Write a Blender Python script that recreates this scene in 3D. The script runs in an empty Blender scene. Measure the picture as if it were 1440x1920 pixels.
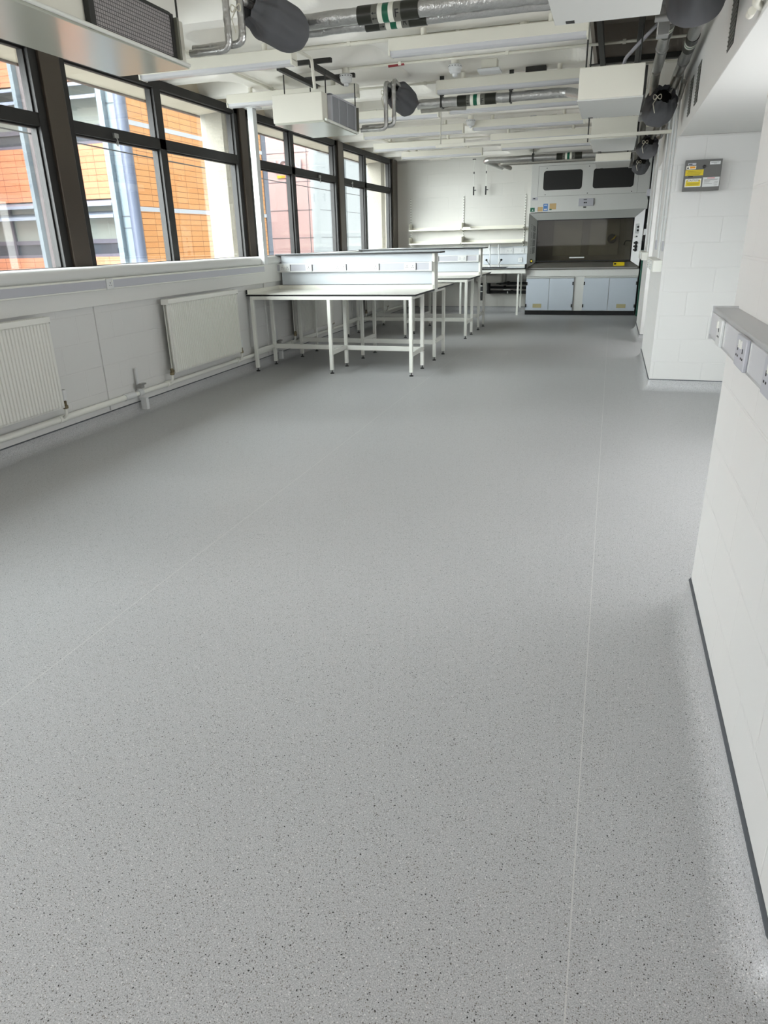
import bpy, bmesh, math, random
from mathutils import Vector, Matrix, noise
random.seed(7)
sc = bpy.context.scene
COL = sc.collection
R_ = math.radians

# ------------------------------------------------------------------ helpers
def lin(c):
    out = []
    for v in c[:3]:
        v = v/255.0
        out.append(v/12.92 if v <= 0.04045 else ((v+0.055)/1.055)**2.4)
    return (out[0], out[1], out[2], 1.0)

def mat(name, c, rough=0.5, metal=0.0, bump=0.0, bscale=40.0, var=0.0, vscale=6.0, spec=0.5, emit=None, es=0.0):
    m = bpy.data.materials.new(name); m.use_nodes = True
    nt = m.node_tree; b = nt.nodes['Principled BSDF']
    base = lin(c)
    b.inputs['Base Color'].default_value = base
    b.inputs['Roughness'].default_value = rough
    b.inputs['Metallic'].default_value = metal
    b.inputs['Specular IOR Level'].default_value = spec
    tc = nt.nodes.new('ShaderNodeTexCoord')
    if var > 0:
        n = nt.nodes.new('ShaderNodeTexNoise'); n.inputs['Scale'].default_value = vscale; n.inputs['Detail'].default_value = 5
        nt.links.new(tc.outputs['Object'], n.inputs['Vector'])
        mx = nt.nodes.new('ShaderNodeMix'); mx.data_type = 'RGBA'
        mx.inputs['A'].default_value = tuple(x*(1-var) for x in base[:3])+(1,)
        mx.inputs['B'].default_value = tuple(min(1, x*(1+var)) for x in base[:3])+(1,)
        nt.links.new(n.outputs['Fac'], mx.inputs['Factor'])
        nt.links.new(mx.outputs['Result'], b.inputs['Base Color'])
    if bump > 0:
        n2 = nt.nodes.new('ShaderNodeTexNoise'); n2.inputs['Scale'].default_value = bscale; n2.inputs['Detail'].default_value = 4
        nt.links.new(tc.outputs['Object'], n2.inputs['Vector'])
        bp = nt.nodes.new('ShaderNodeBump'); bp.inputs['Strength'].default_value = 0.5; bp.inputs['Distance'].default_value = bump
        nt.links.new(n2.outputs['Fac'], bp.inputs['Height']); nt.links.new(bp.outputs['Normal'], b.inputs['Normal'])
    if emit:
        b.inputs['Emission Color'].default_value = lin(emit); b.inputs['Emission Strength'].default_value = es
    return m

def brick_mat(name, c1, c2, cm, w, h, off, mortar, mode='y', zoff=0.0, bump=0.004, rough=0.6, colour=True, xoff=0.0, frequency=2):
    """blocks / tiles: courses run along x+y, rise along z"""
    m = bpy.data.materials.new(name); m.use_nodes = True
    nt = m.node_tree; b = nt.nodes['Principled BSDF']; L = nt.links.new
    tc = nt.nodes.new('ShaderNodeTexCoord'); sp = nt.nodes.new('ShaderNodeSeparateXYZ'); L(tc.outputs['Object'], sp.inputs[0])
    ad = nt.nodes.new('ShaderNodeMath'); ad.operation = 'ADD'; L(sp.outputs['X'], ad.inputs[0]); L(sp.outputs['Y'], ad.inputs[1])
    ax = nt.nodes.new('ShaderNodeMath'); ax.operation = 'ADD'; L(ad.outputs[0], ax.inputs[0]); ax.inputs[1].default_value = 60.0+xoff
    az = nt.nodes.new('ShaderNodeMath'); az.operation = 'ADD'; L(sp.outputs['Z'], az.inputs[0]); az.inputs[1].default_value = zoff
    cb = nt.nodes.new('ShaderNodeCombineXYZ'); L(ax.outputs[0], cb.inputs[0]); L(az.outputs[0], cb.inputs[1])
    t = nt.nodes.new('ShaderNodeTexBrick'); L(cb.outputs[0], t.inputs['Vector'])
    t.offset = off; t.offset_frequency = frequency; t.inputs['Scale'].default_value = 1.0
    t.inputs['Brick Width'].default_value = w; t.inputs['Row Height'].default_value = h
    t.inputs['Mortar Size'].default_value = mortar; t.inputs['Mortar Smooth'].default_value = 0.6
    t.inputs['Color1'].default_value = lin(c1); t.inputs['Color2'].default_value = lin(c2); t.inputs['Mortar'].default_value = lin(cm)
    n = nt.nodes.new('ShaderNodeTexNoise'); n.inputs['Scale'].default_value = 60; L(tc.outputs['Object'], n.inputs['Vector'])
    n3 = nt.nodes.new('ShaderNodeTexNoise'); n3.inputs['Scale'].default_value = 3; L(tc.outputs['Object'], n3.inputs['Vector'])
    # joints fade in and out under the paint
    if colour: L(t.outputs['Color'], b.inputs['Base Color'])
    else: b.inputs['Base Color'].default_value = lin(c1)
    ml = nt.nodes.new('ShaderNodeMath'); ml.operation = 'MULTIPLY'; L(t.outputs['Fac'], ml.inputs[0]); L(n3.outputs['Fac'], ml.inputs[1])
    m2 = nt.nodes.new('ShaderNodeMath'); m2.operation = 'MULTIPLY_ADD'; L(n.outputs['Fac'], m2.inputs[0]); m2.inputs[1].default_value = 0.10; 
    neg = nt.nodes.new('ShaderNodeMath'); neg.operation = 'MULTIPLY'; L(ml.outputs[0], neg.inputs[0]); neg.inputs[1].default_value = -2.0
    L(neg.outputs[0], m2.inputs[2])
    bp = nt.nodes.new('ShaderNodeBump'); bp.inputs['Strength'].default_value = 1.0; bp.inputs['Distance'].default_value = bump
    L(m2.outputs[0], bp.inputs['Height']); L(bp.outputs['Normal'], b.inputs['Normal'])
    b.inputs['Roughness'].default_value = rough
    return m

ORIGIN = {}
class MB:
    def __init__(s): s.v = []; s.f = []
    def quad(s, a, b, c, d):
        k = len(s.v); s.v += [a, b, c, d]; s.f.append((k, k+1, k+2, k+3)); return s
    def poly(s, pts):
        k = len(s.v); s.v += list(pts); s.f.append(tuple(range(k, k+len(pts)))); return s
    def box(s, x0, x1, y0, y1, z0, z1):
        if x0 > x1: x0, x1 = x1, x0
        if y0 > y1: y0, y1 = y1, y0
        if z0 > z1: z0, z1 = z1, z0
        k = len(s.v)
        s.v += [(x0,y0,z0),(x1,y0,z0),(x1,y1,z0),(x0,y1,z0),(x0,y0,z1),(x1,y0,z1),(x1,y1,z1),(x0,y1,z1)]
        for q in ((0,3,2,1),(4,5,6,7),(0,1,5,4),(1,2,6,5),(2,3,7,6),(3,0,4,7)): s.f.append(tuple(k+i for i in q))
        return s
    def prism(s, pts, axis, a, b):
        """pts: 2D outline in the two other axes (x: (y,z); y: (x,z); z: (x,y))"""
        def P(p, t):
            return {'x': (t, p[0], p[1]), 'y': (p[0], t, p[1]), 'z': (p[0], p[1], t)}[axis]
        n = len(pts); k = len(s.v)
        s.v += [P(p, a) for p in pts] + [P(p, b) for p in pts]
        s.f.append(tuple(k+i for i in range(n))[::-1]); s.f.append(tuple(k+n+i for i in range(n)))
        for i in range(n): j = (i+1) % n; s.f.append((k+i, k+j, k+n+j, k+n+i))
        return s
    def tube(s, path, r, n=12, caps=True, wob=0.0):
        P = [Vector(p) for p in path]; k0 = len(s.v); m = len(P)
        up = None
        for i, p in enumerate(P):
            if i == 0: t = P[1]-P[0]
            elif i == m-1: t = P[-1]-P[-2]
            else: t = (P[i]-P[i-1]).normalized()+(P[i+1]-P[i]).normalized()
            t.normalize()
            if up is None:
                up = Vector((0,0,1)) if abs(t.z) < 0.9 else Vector((1,0,0))
            a = t.cross(up)
            if a.length < 1e-4: a = t.cross(Vector((1,0.3,0)))
            a.normalize(); b = t.cross(a).normalized(); up = -b if False else b.cross(t)*-1 if False else up - t*up.dot(t)
            if up.length < 1e-3: up = a.cross(t)
            up.normalize(); a = t.cross(up).normalized(); b = up
            sc_ = 1.0
            if 0 < i < m-1:
                c = (P[i]-P[i-1]).normalized().dot((P[i+1]-P[i]).normalized()); sc_ = 1/max(0.6, math.sqrt(max(0.05,(1+c)/2)))
            rr = r[i] if isinstance(r, (list, tuple)) else r
            rr *= 1+wob*(random.random()-0.5)
            for j in range(n):
                th = 2*math.pi*j/n
                s.v.append(tuple(p + (a*math.cos(th)+b*math.sin(th))*rr*(1 if sc_ == 1 else (1+(sc_-1)*0.5))))
        for i in range(m-1):
            for j in range(n):
                q = (j+1) % n; A = k0+i*n
                s.f.append((A+j, A+q, A+n+q, A+n+j))
        if caps:
            s.f.append(tuple(k0+j for j in range(n))[::-1]); s.f.append(tuple(k0+(m-1)*n+j for j in range(n)))
        return s
    def cyl(s, p0, p1, r, n=16, r2=None):
        return s.tube([p0, p1], [r, r if r2 is None else r2], n)
    def lathe(s, c, prof, n=24, axis='z', sgn=1):
        k = len(s.v); m = len(prof)
        for (r, h) in prof:
            for j in range(n):
                th = 2*math.pi*j/n; u, w = r*math.cos(th), r*math.sin(th)
                if axis == 'z': s.v.append((c[0]+u, c[1]+w, c[2]+sgn*h))
                elif axis == 'y': s.v.append((c[0]+u, c[1]+sgn*h, c[2]+w))
                else: s.v.append((c[0]+sgn*h, c[1]+u, c[2]+w))
        for i in range(m-1):
            for j in range(n):
                q = (j+1) % n; s.f.append((k+i*n+j, k+i*n+q, k+(i+1)*n+q, k+(i+1)*n+j))
        s.f.append(tuple(k+j for j in range(n))[::-1]); s.f.append(tuple(k+(m-1)*n+j for j in range(n)))
        return s
    def build(s, name, m, parent=None, bevel=0.0, angle=35, seg=2):
        o0 = Vector((0,0,0))
        if parent is not None: o0 = ORIGIN.get(parent.name, Vector((0,0,0)))
        me = bpy.data.meshes.new(name)
        me.from_pydata([tuple(Vector(p)-o0) for p in s.v], [], s.f); me.update()
        bm = bmesh.new(); bm.from_mesh(me); bmesh.ops.recalc_face_normals(bm, faces=bm.faces); bm.to_mesh(me); bm.free()
        me.materials.append(m)
        me.shade_smooth(); me.set_sharp_from_angle(angle=R_(angle))
        o = bpy.data.objects.new(name, me); COL.objects.link(o)
        if parent is not None: o.parent = parent
        ORIGIN[o.name] = o0
        if bevel > 0:
            b = o.modifiers.new('bevel', 'BEVEL'); b.width = bevel; b.segments = seg; b.limit_method = 'ANGLE'; b.angle_limit = R_(40)
        return o

def thing(name, label, cat, loc, group=None):
    o = bpy.data.objects.new(name, None); COL.objects.link(o); o.location = loc; o.empty_display_size = 0.1
    o['label'] = label; o['category'] = cat
    if group: o['group'] = group
    ORIGIN[o.name] = Vector(loc)
    return o
def tag(o, label, cat, group=None, kind=None):
    o['label'] = label; o['category'] = cat
    if group: o['group'] = group
    if kind: o['kind'] = kind
    return o
def struct(o): o['kind'] = 'structure'; return o
def dup(root, delta, label=None, group=None):
    r = root.copy(); COL.objects.link(r); r.location = root.location + Vector(delta)
    if label: r['label'] = label
    if group: r['group'] = group
    def rec(src, dst):
        for ch in list(src.children):
            c = ch.copy(); COL.objects.link(c); c.parent = dst; rec(ch, c)
    rec(root, r)
    return r
def text(name, body, size, loc, xdir, ydir, m, parent, depth=0.0006):
    cu = bpy.data.curves.new(name, 'FONT'); cu.body = body; cu.size = size; cu.align_x = 'CENTER'; cu.align_y = 'CENTER'; cu.extrude = depth
    tmp = bpy.data.objects.new('tmp', cu); COL.objects.link(tmp)
    dg = bpy.context.evaluated_depsgraph_get(); dg.update()
    me = bpy.data.meshes.new_from_object(tmp.evaluated_get(dg)); bpy.data.objects.remove(tmp)
    X = Vector(xdir).normalized(); Y = Vector(ydir).normalized(); Z = X.cross(Y)
    M = Matrix((X, Y, Z)).transposed().to_4x4(); M.translation = Vector(loc)-ORIGIN.get(parent.name, Vector((0,0,0)))
    me.transform(M); me.materials.clear(); me.materials.append(m)
    o = bpy.data.objects.new(name, me); COL.objects.link(o); o.parent = parent
    return o
def arc(cx, cy, r, a0, a1, n):
    return [(cx+r*math.cos(R_(a0+(a1-a0)*i/n)), cy+r*math.sin(R_(a0+(a1-a0)*i/n))) for i in range(n+1)]
def rrect(x0, x1, z0, z1, r, n=5):
    return arc(x1-r, z1-r, r, 0, 90, n)+arc(x0+r, z1-r, r, 90, 180, n)+arc(x0+r, z0+r, r, 180, 270, n)+arc(x1-r, z0+r, r, 270, 360, n)
def bend(pts, r=0.04, n=4):
    """fillet the corners of a 3-D path"""
    P = [Vector(p) for p in pts]; out = [P[0]]
    for i in range(1, len(P)-1):
        a = (P[i-1]-P[i]); b = (P[i+1]-P[i]); rr = min(r, a.length*0.45, b.length*0.45)
        A = P[i]+a.normalized()*rr; B = P[i]+b.normalized()*rr
        for k in range(n+1):
            t = k/n; out.append(A*(1-t)**2+P[i]*2*t*(1-t)+B*t*t)
    out.append(P[-1]); return [tuple(p) for p in out]

# ------------------------------------------------------------------ materials
M = {}
M['wall'] = brick_mat('painted_block', (209,209,207), (226,226,222), (224,224,220), 0.44, 0.22, 0.5, 0.006, zoff=0.16, colour=False, bump=0.0013, rough=0.55, xoff=0.27)
M['wall_plain'] = mat('painted_wall', (216,216,213), 0.6, bump=0.001, bscale=90)
M['ceil'] = mat('ceiling_paint', (236,234,227), 0.75, bump=0.002, bscale=30, var=0.04, vscale=2)
M['cream'] = mat('cream_steel', (220,218,206), 0.45, var=0.02)
M['white'] = mat('white_laminate', (192,198,203), 0.25)
M['whitem'] = mat('white_metal', (224,225,218), 0.4)
M['wtop'] = mat('white_worktop', (226,225,216), 0.35, spec=0.4)
M['plast'] = mat('white_plastic', (206,208,208), 0.35)
M['greyp'] = mat('pale_grey_plastic', (178,179,186), 0.4)
M['greytr'] = mat('aluminium_trunking', (186,187,188), 0.35, metal=0.3)
M['diff'] = mat('light_diffuser', (198,199,202), 0.25)
M['black'] = mat('black_edge', (16,17,19), 0.4)
M['rubber'] = mat('black_rubber', (22,22,23), 0.6)
M['bronze'] = mat('bronze_anodised', (74,66,58), 0.38, metal=0.5, var=0.06)
M['frame'] = mat('dark_window_frame', (17,15,13), 0.6)
M['strip'] = mat('grey_cap_strip', (84,88,93), 0.5)
M['foil'] = mat('silver_foil', (190,190,188), 0.28, metal=0.9, bump=0.012, bscale=45, var=0.15, vscale=25)
M['foild'] = mat('dull_foil', (158,156,148), 0.36, metal=0.7, bump=0.01, bscale=60, var=0.2, vscale=30)
M['steel'] = mat('galvanised', (150,150,148), 0.4, metal=0.7, var=0.1)
M['dksteel'] = mat('dark_channel_steel', (52,52,50), 0.5, metal=0.3)
M['bag'] = mat('grey_fabric', (84,85,88), 0.85, bump=0.004, bscale=14, var=0.12, vscale=4)
M['cord'] = mat('white_cord', (225,222,205), 0.7)
M['olive'] = mat('band_olive', (34,35,26), 0.35)
M['green'] = mat('band_green', (10,92,66), 0.35)
M['bandw'] = mat('band_white', (226,226,214), 0.35)
M['bandg'] = mat('band_grey', (104,104,96), 0.4)
M['gloss'] = mat('gloss_panel', (186,188,176), 0.16, spec=0.22)
M['panelgrey'] = mat('fume_grey', (206,207,203), 0.45, var=0.02, vscale=40)
M['hoodgrey'] = mat('hood_frame_grey', (184,186,182), 0.4)
M['door'] = mat('door_blue_grey', (190,199,208), 0.4)
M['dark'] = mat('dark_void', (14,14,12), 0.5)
M['lining'] = mat('fume_lining', (140,138,128), 0.6, var=0.15, vscale=3)
M['worktop'] = mat('fume_worktop', (92,90,84), 0.35, var=0.1)
M['brass'] = mat('vent_plate', (176,168,128), 0.4, metal=0.2)
M['yellow'] = mat('yellow_label', (214,190,30), 0.5)
M['orange'] = mat('orange_label', (226,150,24), 0.5)
M['ink'] = mat('ink', (28,28,30), 0.6)
M['red'] = mat('red_ink', (190,40,40), 0.6)
M['blue'] = mat('blue_label', (70,120,180), 0.5)
M['tan'] = mat('tan_label', (188,160,112), 0.5)
M['boxgrey'] = mat('isolator_grey', (92,92,90), 0.45, var=0.04)
M['knob'] = mat('black_knob', (12,12,13), 0.35)
M['greenp'] = mat('green_pipe', (20,84,66), 0.4)
M['beigec'] = mat('exterior_concrete', (122,118,108), 0.85, bump=0.01, bscale=50, var=0.12, vscale=18)
M['soff'] = mat('exterior_soffit', (196,186,168), 0.85, var=0.06, vscale=3)
M['rawc'] = mat('raw_concrete', (150,143,134), 0.9, var=0.12, vscale=5, bump=0.004)
M['mesh_f'] = None
M['tileL'] = brick_mat('terracotta_pink_shaded', (212,142,106), (206,134,98), (140,84,60), 0.67, 0.2, 0.0, 0.012, bump=0.004, frequency=1)  # darker tile copy; the shade on these faces is in its colour
M['tileR'] = brick_mat('terracotta_orange_lit', (236,172,108), (230,160,94), (150,96,54), 0.80, 0.2, 0.0, 0.012, bump=0.004)  # brighter tile copy; sunlight on the street face is in its colour
M['bluegrey'] = mat('blue_grey_metal', (128,142,150), 0.4)
M['colgrey'] = mat('column_grey', (98,106,124), 0.4)
M['bandm'] = mat('pale_metal_band', (206,210,214), 0.45)
M['glassl'] = mat('blind_reflection_glass', (150,158,152), 0.15, var=0.12, vscale=2)  # pale colour holds both the blinds and the reflection in the panes
M['glassd'] = mat('dark_glass', (70,76,86), 0.08, var=0.2, vscale=1.5)
M['louvre'] = mat('louvre_blade', (140,150,166), 0.4)
M['mull'] = mat('purple_grey_frame', (100,98,112), 0.5)
M['pink'] = mat('pink_panel', (196,160,154), 0.45)
M['pale'] = mat('pale_panel', (196,202,202), 0.4)
M['joint'] = mat('panel_joint', (96,96,102), 0.7)
M['road'] = mat('asphalt', (120,120,118), 0.9)

def floor_mat():
    m = bpy.data.materials.new('speckled_vinyl'); m.use_nodes = True; nt = m.node_tree; b = nt.nodes['Principled BSDF']; L = nt.links.new
    tc = nt.nodes.new('ShaderNodeTexCoord')
    def vor(scale, thr, col, rnd_lim, prev, soft=0.05):
        v = nt.nodes.new('ShaderNodeTexVoronoi'); v.inputs['Scale'].default_value = scale; v.inputs['Randomness'].default_value = 1
        nz = nt.nodes.new('ShaderNodeTexNoise'); nz.inputs['Scale'].default_value = scale*1.3; nz.inputs['Detail'].default_value = 1
        L(tc.outputs['Object'], nz.inputs['Vector'])
        vm = nt.nodes.new('ShaderNodeVectorMath'); vm.operation = 'MULTIPLY_ADD'; L(nz.outputs['Color'], vm.inputs[0])
        vm.inputs[1].default_value = (0.9/scale,)*3; L(tc.outputs['Object'], vm.inputs[2]); L(vm.outputs[0], v.inputs['Vector'])
        mr = nt.nodes.new('ShaderNodeMapRange'); mr.inputs['From Min'].default_value = thr+soft; mr.inputs['From Max'].default_value = thr
        L(v.outputs['Distance'], mr.inputs['Value'])
        sp = nt.nodes.new('ShaderNodeSeparateColor'); L(v.outputs['Color'], sp.inputs[0])
        ls = nt.nodes.new('ShaderNodeMath'); ls.operation = 'LESS_THAN'; ls.inputs[1].default_value = rnd_lim; L(sp.outputs['Red'], ls.inputs[0])
        ml = nt.nodes.new('ShaderNodeMath'); ml.operation = 'MULTIPLY'; L(mr.outputs['Result'], ml.inputs[0]); L(ls.outputs[0], ml.inputs[1])
        mx = nt.nodes.new('ShaderNodeMix'); mx.data_type = 'RGBA'; L(ml.outputs[0], mx.inputs['Factor'])
        if isinstance(prev, tuple): mx.inputs['A'].default_value = prev
        else: L(prev, mx.inputs['A'])
        mx.inputs['B'].default_value = lin(col)
        return mx.outputs['Result']
    n = nt.nodes.new('ShaderNodeTexNoise'); n.inputs['Scale'].default_value = 330; n.inputs['Detail'].default_value = 3; L(tc.outputs['Object'], n.inputs['Vector'])
    cr = nt.nodes.new('ShaderNodeValToRGB'); L(n.outputs['Fac'], cr.inputs['Fac'])
    cr.color_ramp.elements[0].position = 0.36; cr.color_ramp.elements[0].color = lin((149,150,151))
    cr.color_ramp.elements[1].position = 0.64; cr.color_ramp.elements[1].color = lin((190,191,192))
    n2 = nt.nodes.new('ShaderNodeTexNoise'); n2.inputs['Scale'].default_value = 1.1; n2.inputs['Detail'].default_value = 5; L(tc.outputs['Object'], n2.inputs['Vector'])
    mm = nt.nodes.new('ShaderNodeMix'); mm.data_type = 'RGBA'; mm.blend_type = 'MULTIPLY'; mm.inputs['Factor'].default_value = 1
    mr2 = nt.nodes.new('ShaderNodeMapRange'); L(n2.outputs['Fac'], mr2.inputs['Value']); mr2.inputs['To Min'].default_value = 0.94; mr2.inputs['To Max'].default_value = 1.06
    L(cr.outputs['Color'], mm.inputs['A']); L(mr2.outputs['Result'], mm.inputs['B'])
    c = vor(210, 0.26, (120,116,108), 0.30, mm.outputs['Result'])
    c = vor(170, 0.24, (206,206,204), 0.22, c)
    c = vor(215, 0.25, (78,74,70), 0.20, c, 0.05)
    c = vor(128, 0.20, (30,29,28), 0.16, c, 0.03)
    # hot-weld seams running the length of the room
    sp = nt.nodes.new('ShaderNodeSeparateXYZ'); L(tc.outputs['Object'], sp.inputs[0])
    for X in (0.045, -1.87):
        s1 = nt.nodes.new('ShaderNodeMath'); s1.operation = 'SUBTRACT'; L(sp.outputs['X'], s1.inputs[0]); s1.inputs[1].default_value = X
        ab = nt.nodes.new('ShaderNodeMath'); ab.operation = 'ABSOLUTE'; L(s1.outputs[0], ab.inputs[0])
        lt = nt.nodes.new('ShaderNodeMath'); lt.operation = 'LESS_THAN'; L(ab.outputs[0], lt.inputs[0]); lt.inputs[1].default_value = 0.0017
        hf = nt.nodes.new('ShaderNodeMath'); hf.operation = 'MULTIPLY'; L(lt.outputs[0], hf.inputs[0]); hf.inputs[1].default_value = 0.6
        mx = nt.nodes.new('ShaderNodeMix'); mx.data_type = 'RGBA'; L(hf.outputs[0], mx.inputs['Factor']); L(c, mx.inputs['A']); mx.inputs['B'].default_value = lin((204,204,200))
        c = mx.outputs['Result']
    L(c, b.inputs['Base Color'])
    b.inputs['Roughness'].default_value = 0.42
    mr3 = nt.nodes.new('ShaderNodeMapRange'); L(n2.outputs['Fac'], mr3.inputs['Value']); mr3.inputs['To Min'].default_value = 0.32; mr3.inputs['To Max'].default_value = 0.52
    L(mr3.outputs['Result'], b.inputs['Roughness'])
    bp = nt.nodes.new('ShaderNodeBump'); bp.inputs['Strength'].default_value = 0.3; bp.inputs['Distance'].default_value = 0.001
    L(n.outputs['Fac'], bp.inputs['Height']); L(bp.outputs['Normal'], b.inputs['Normal'])
    return m
M['floor'] = floor_mat()

def glass_mat(name, tint=(1,1,1), refl=1.0):
    m = bpy.data.materials.new(name); m.use_nodes = True; nt = m.node_tree; nt.nodes.clear(); L = nt.links.new
    out = nt.nodes.new('ShaderNodeOutputMaterial'); tr = nt.nodes.new('ShaderNodeBsdfTransparent'); gl = nt.nodes.new('ShaderNodeBsdfGlossy')
    tr.inputs['Color'].default_value = tuple(tint)+(1,); gl.inputs['Roughness'].default_value = 0.02
    fr = nt.nodes.new('ShaderNodeFresnel'); fr.inputs['IOR'].default_value = 1.45
    ml = nt.nodes.new('ShaderNodeMath'); ml.operation = 'MULTIPLY'; ml.inputs[1].default_value = refl; L(fr.outputs[0], ml.inputs[0])
    mx = nt.nodes.new('ShaderNodeMixShader'); L(ml.outputs[0], mx.inputs[0]); L(tr.outputs[0], mx.inputs[1]); L(gl.outputs[0], mx.inputs[2]); L(mx.outputs[0], out.inputs[0])
    return m
M['glass'] = glass_mat('window_glass', (0.95,0.97,0.96), 0.25)
M['sashglass'] = glass_mat('sash_glass', (0.74,0.73,0.69), 0.8)

def filter_mat():
    m = bpy.data.materials.new('filter_mesh'); m.use_nodes = True; nt = m.node_tree; b = nt.nodes['Principled BSDF']; L = nt.links.new
    tc = nt.nodes.new('ShaderNodeTexCoord'); sp = nt.nodes.new('ShaderNodeSeparateXYZ'); L(tc.outputs['Object'], sp.inputs[0])
    cb = nt.nodes.new('ShaderNodeCombineXYZ'); L(sp.outputs['Y'], cb.inputs[0]); L(sp.outputs['Z'], cb.inputs[1])
    t = nt.nodes.new('ShaderNodeTexBrick'); t.offset = 0; L(cb.outputs[0], t.inputs['Vector']); t.inputs['Scale'].default_value = 1
    t.inputs['Brick Width'].default_value = 0.018; t.inputs['Row Height'].default_value = 0.018; t.inputs['Mortar Size'].default_value = 0.0022
    t.inputs['Color1'].default_value = lin((150,146,146)); t.inputs['Color2'].default_value = lin((158,153,152)); t.inputs['Mortar'].default_value = lin((84,82,82))
    L(t.outputs['Color'], b.inputs['Base Color']); b.inputs['Roughness'].default_value = 0.8
    return m
M['filter'] = filter_mat()
M['filterg'] = mat('grey_filter_cloth', (142,144,148), 0.85, bump=0.003, bscale=80)

# ------------------------------------------------------------------ dimensions
ZC = 2.95; YB = 15.25; YR = -2.6
XL = -4.13      # lower face of the window wall
# ------------------------------------------------------------------ floor, ceiling, walls
struct(MB().box(-4.6, 2.0, YR-0.2, YB+0.2, -0.15, 0.0).build('floor', M['floor']))

# coffered slab: a height field with rounded trays, and an unlined opening by the pipes
def ceil_h(x, y):
    h = 0.0
    for (a, b) in ((-1.60, -0.40), (-3.26, -2.04), (-5.0, -3.72)):
        for k in range(-9, 13):
            cy = 6.56+0.8*k
            if y < cy-0.45 or y > cy+0.45: continue
            dx = max(a+0.17-x, x-(b-0.17), 0); dy = max(abs(y-cy)-0.13, 0)
            d = math.sqrt(dx*dx+dy*dy)
            t = 1-min(max((d-0.09)/(0.19-0.09), 0), 1)
            h = max(h, 0.23*t*t*(3-2*t))
    if -0.28 < x < 0.44 and 6.32 < y < 7.78: h = 0.30
    return h
nx, ny = 170, 560
x0, x1, y0, y1 = -4.45, 0.50, YR, YB
vs, fs, mi = [], [], []
for j in range(ny+1):
    for i in range(nx+1):
        x = x0+(x1-x0)*i/nx; y = y0+(y1-y0)*j/ny
        vs.append((x, y, ZC+ceil_h(x, y)))
for j in range(ny):
    for i in range(nx):
        a = j*(nx+1)+i; fs.append((a, a+nx+1, a+nx+2, a+1))
        cx = x0+(x1-x0)*(i+0.5)/nx; cyy = y0+(y1-y0)*(j+0.5)/ny
        mi.append(1 if (-0.31 < cx < 0.47 and 6.29 < cyy < 7.81) else 0)
me = bpy.data.meshes.new('ceiling'); me.from_pydata(vs, [], fs); me.materials.append(M['ceil']); me.materials.append(M['rawc'])
me.polygons.foreach_set('material_index', mi); me.update(); me.shade_smooth()
me.set_sharp_from_angle(angle=R_(60))
ceil = bpy.data.objects.new('ceiling', me); COL.objects.link(ceil); struct(ceil)
struct(MB().box(-4.90, 2.0, YR-0.2, YB+0.25, 3.34, 3.7).build('ceiling_slab', M['rawc']))

w = MB()
w.box(-4.5, XL, YR, YB, 0.0, 1.0)
for yy in (-1.1, 1.95, 5.03, 8.2, 11.45, 14.5): w.box(-4.2, XL+0.013, yy, yy+0.34, 0.112, 1.0)
struct(w.build('wall_left', M['wall'], bevel=0.004))
struct(MB().box(-4.5, XL+0.03, YR, YB, 1.0, 1.215).build('wall_left', M['wall_plain'], bevel=0.004))
# bull-nosed ledge under the windows
pr_ = [(-4.5, 1.215), (-4.085, 1.215)]+arc(-4.095, 1.245, 0.03, -70, 0, 4)+arc(-4.105, 1.27, 0.04, 0, 90, 6)+[(-4.5, 1.31)]
struct(MB().prism(pr_, 'y', YR, YB).build('trim_1', mat('ledge_paint', (206,207,205), 0.5), angle=50))
M['wallb'] = brick_mat('painted_block_faint', (200,199,193), (226,226,222), (224,224,220), 0.44, 0.22, 0.5, 0.006, zoff=0.16, colour=False, bump=0.001, rough=0.55)
struct(MB().box(-4.6, 2.0, YB, YB+0.2, 0, ZC+0.4).build('wall_back', M['wallb']))
struct(MB().box(-4.6, 2.0, YR-0.2, YR, 0, ZC+0.4).build('wall_rear', M['wall_plain']))
struct(MB().box(1.6, 1.8, YR, YB, 0, ZC+0.4).build('wall_right', M['wall']))
P1 = (0.44, 1.17, 2.87); P2 = (0.465, 7.43, 9.5); P3 = (0.485, 10.93, 12.5)
for i, (xa, ya, yb) in enumerate((P1, P2, P3)):
    struct(MB().box(xa, 1.7, ya, yb, 0, 2.27).build('wall_pier', M['wall'], bevel=0.006))
struct(MB().box(0.485, 1.7, YR, 12.5, 2.27, ZC+0.35).build('wall_bulkhead', M['wall_plain'], bevel=0.005))
struct(MB().box(0.60, 0.64, 12.5, YB, 0, ZC).box(0.60, 1.7, 12.5, 12.55, 0, ZC).build('wall_gap_shade', M['dark']))  # near-black walls stand in for the shade in the gap

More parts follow.
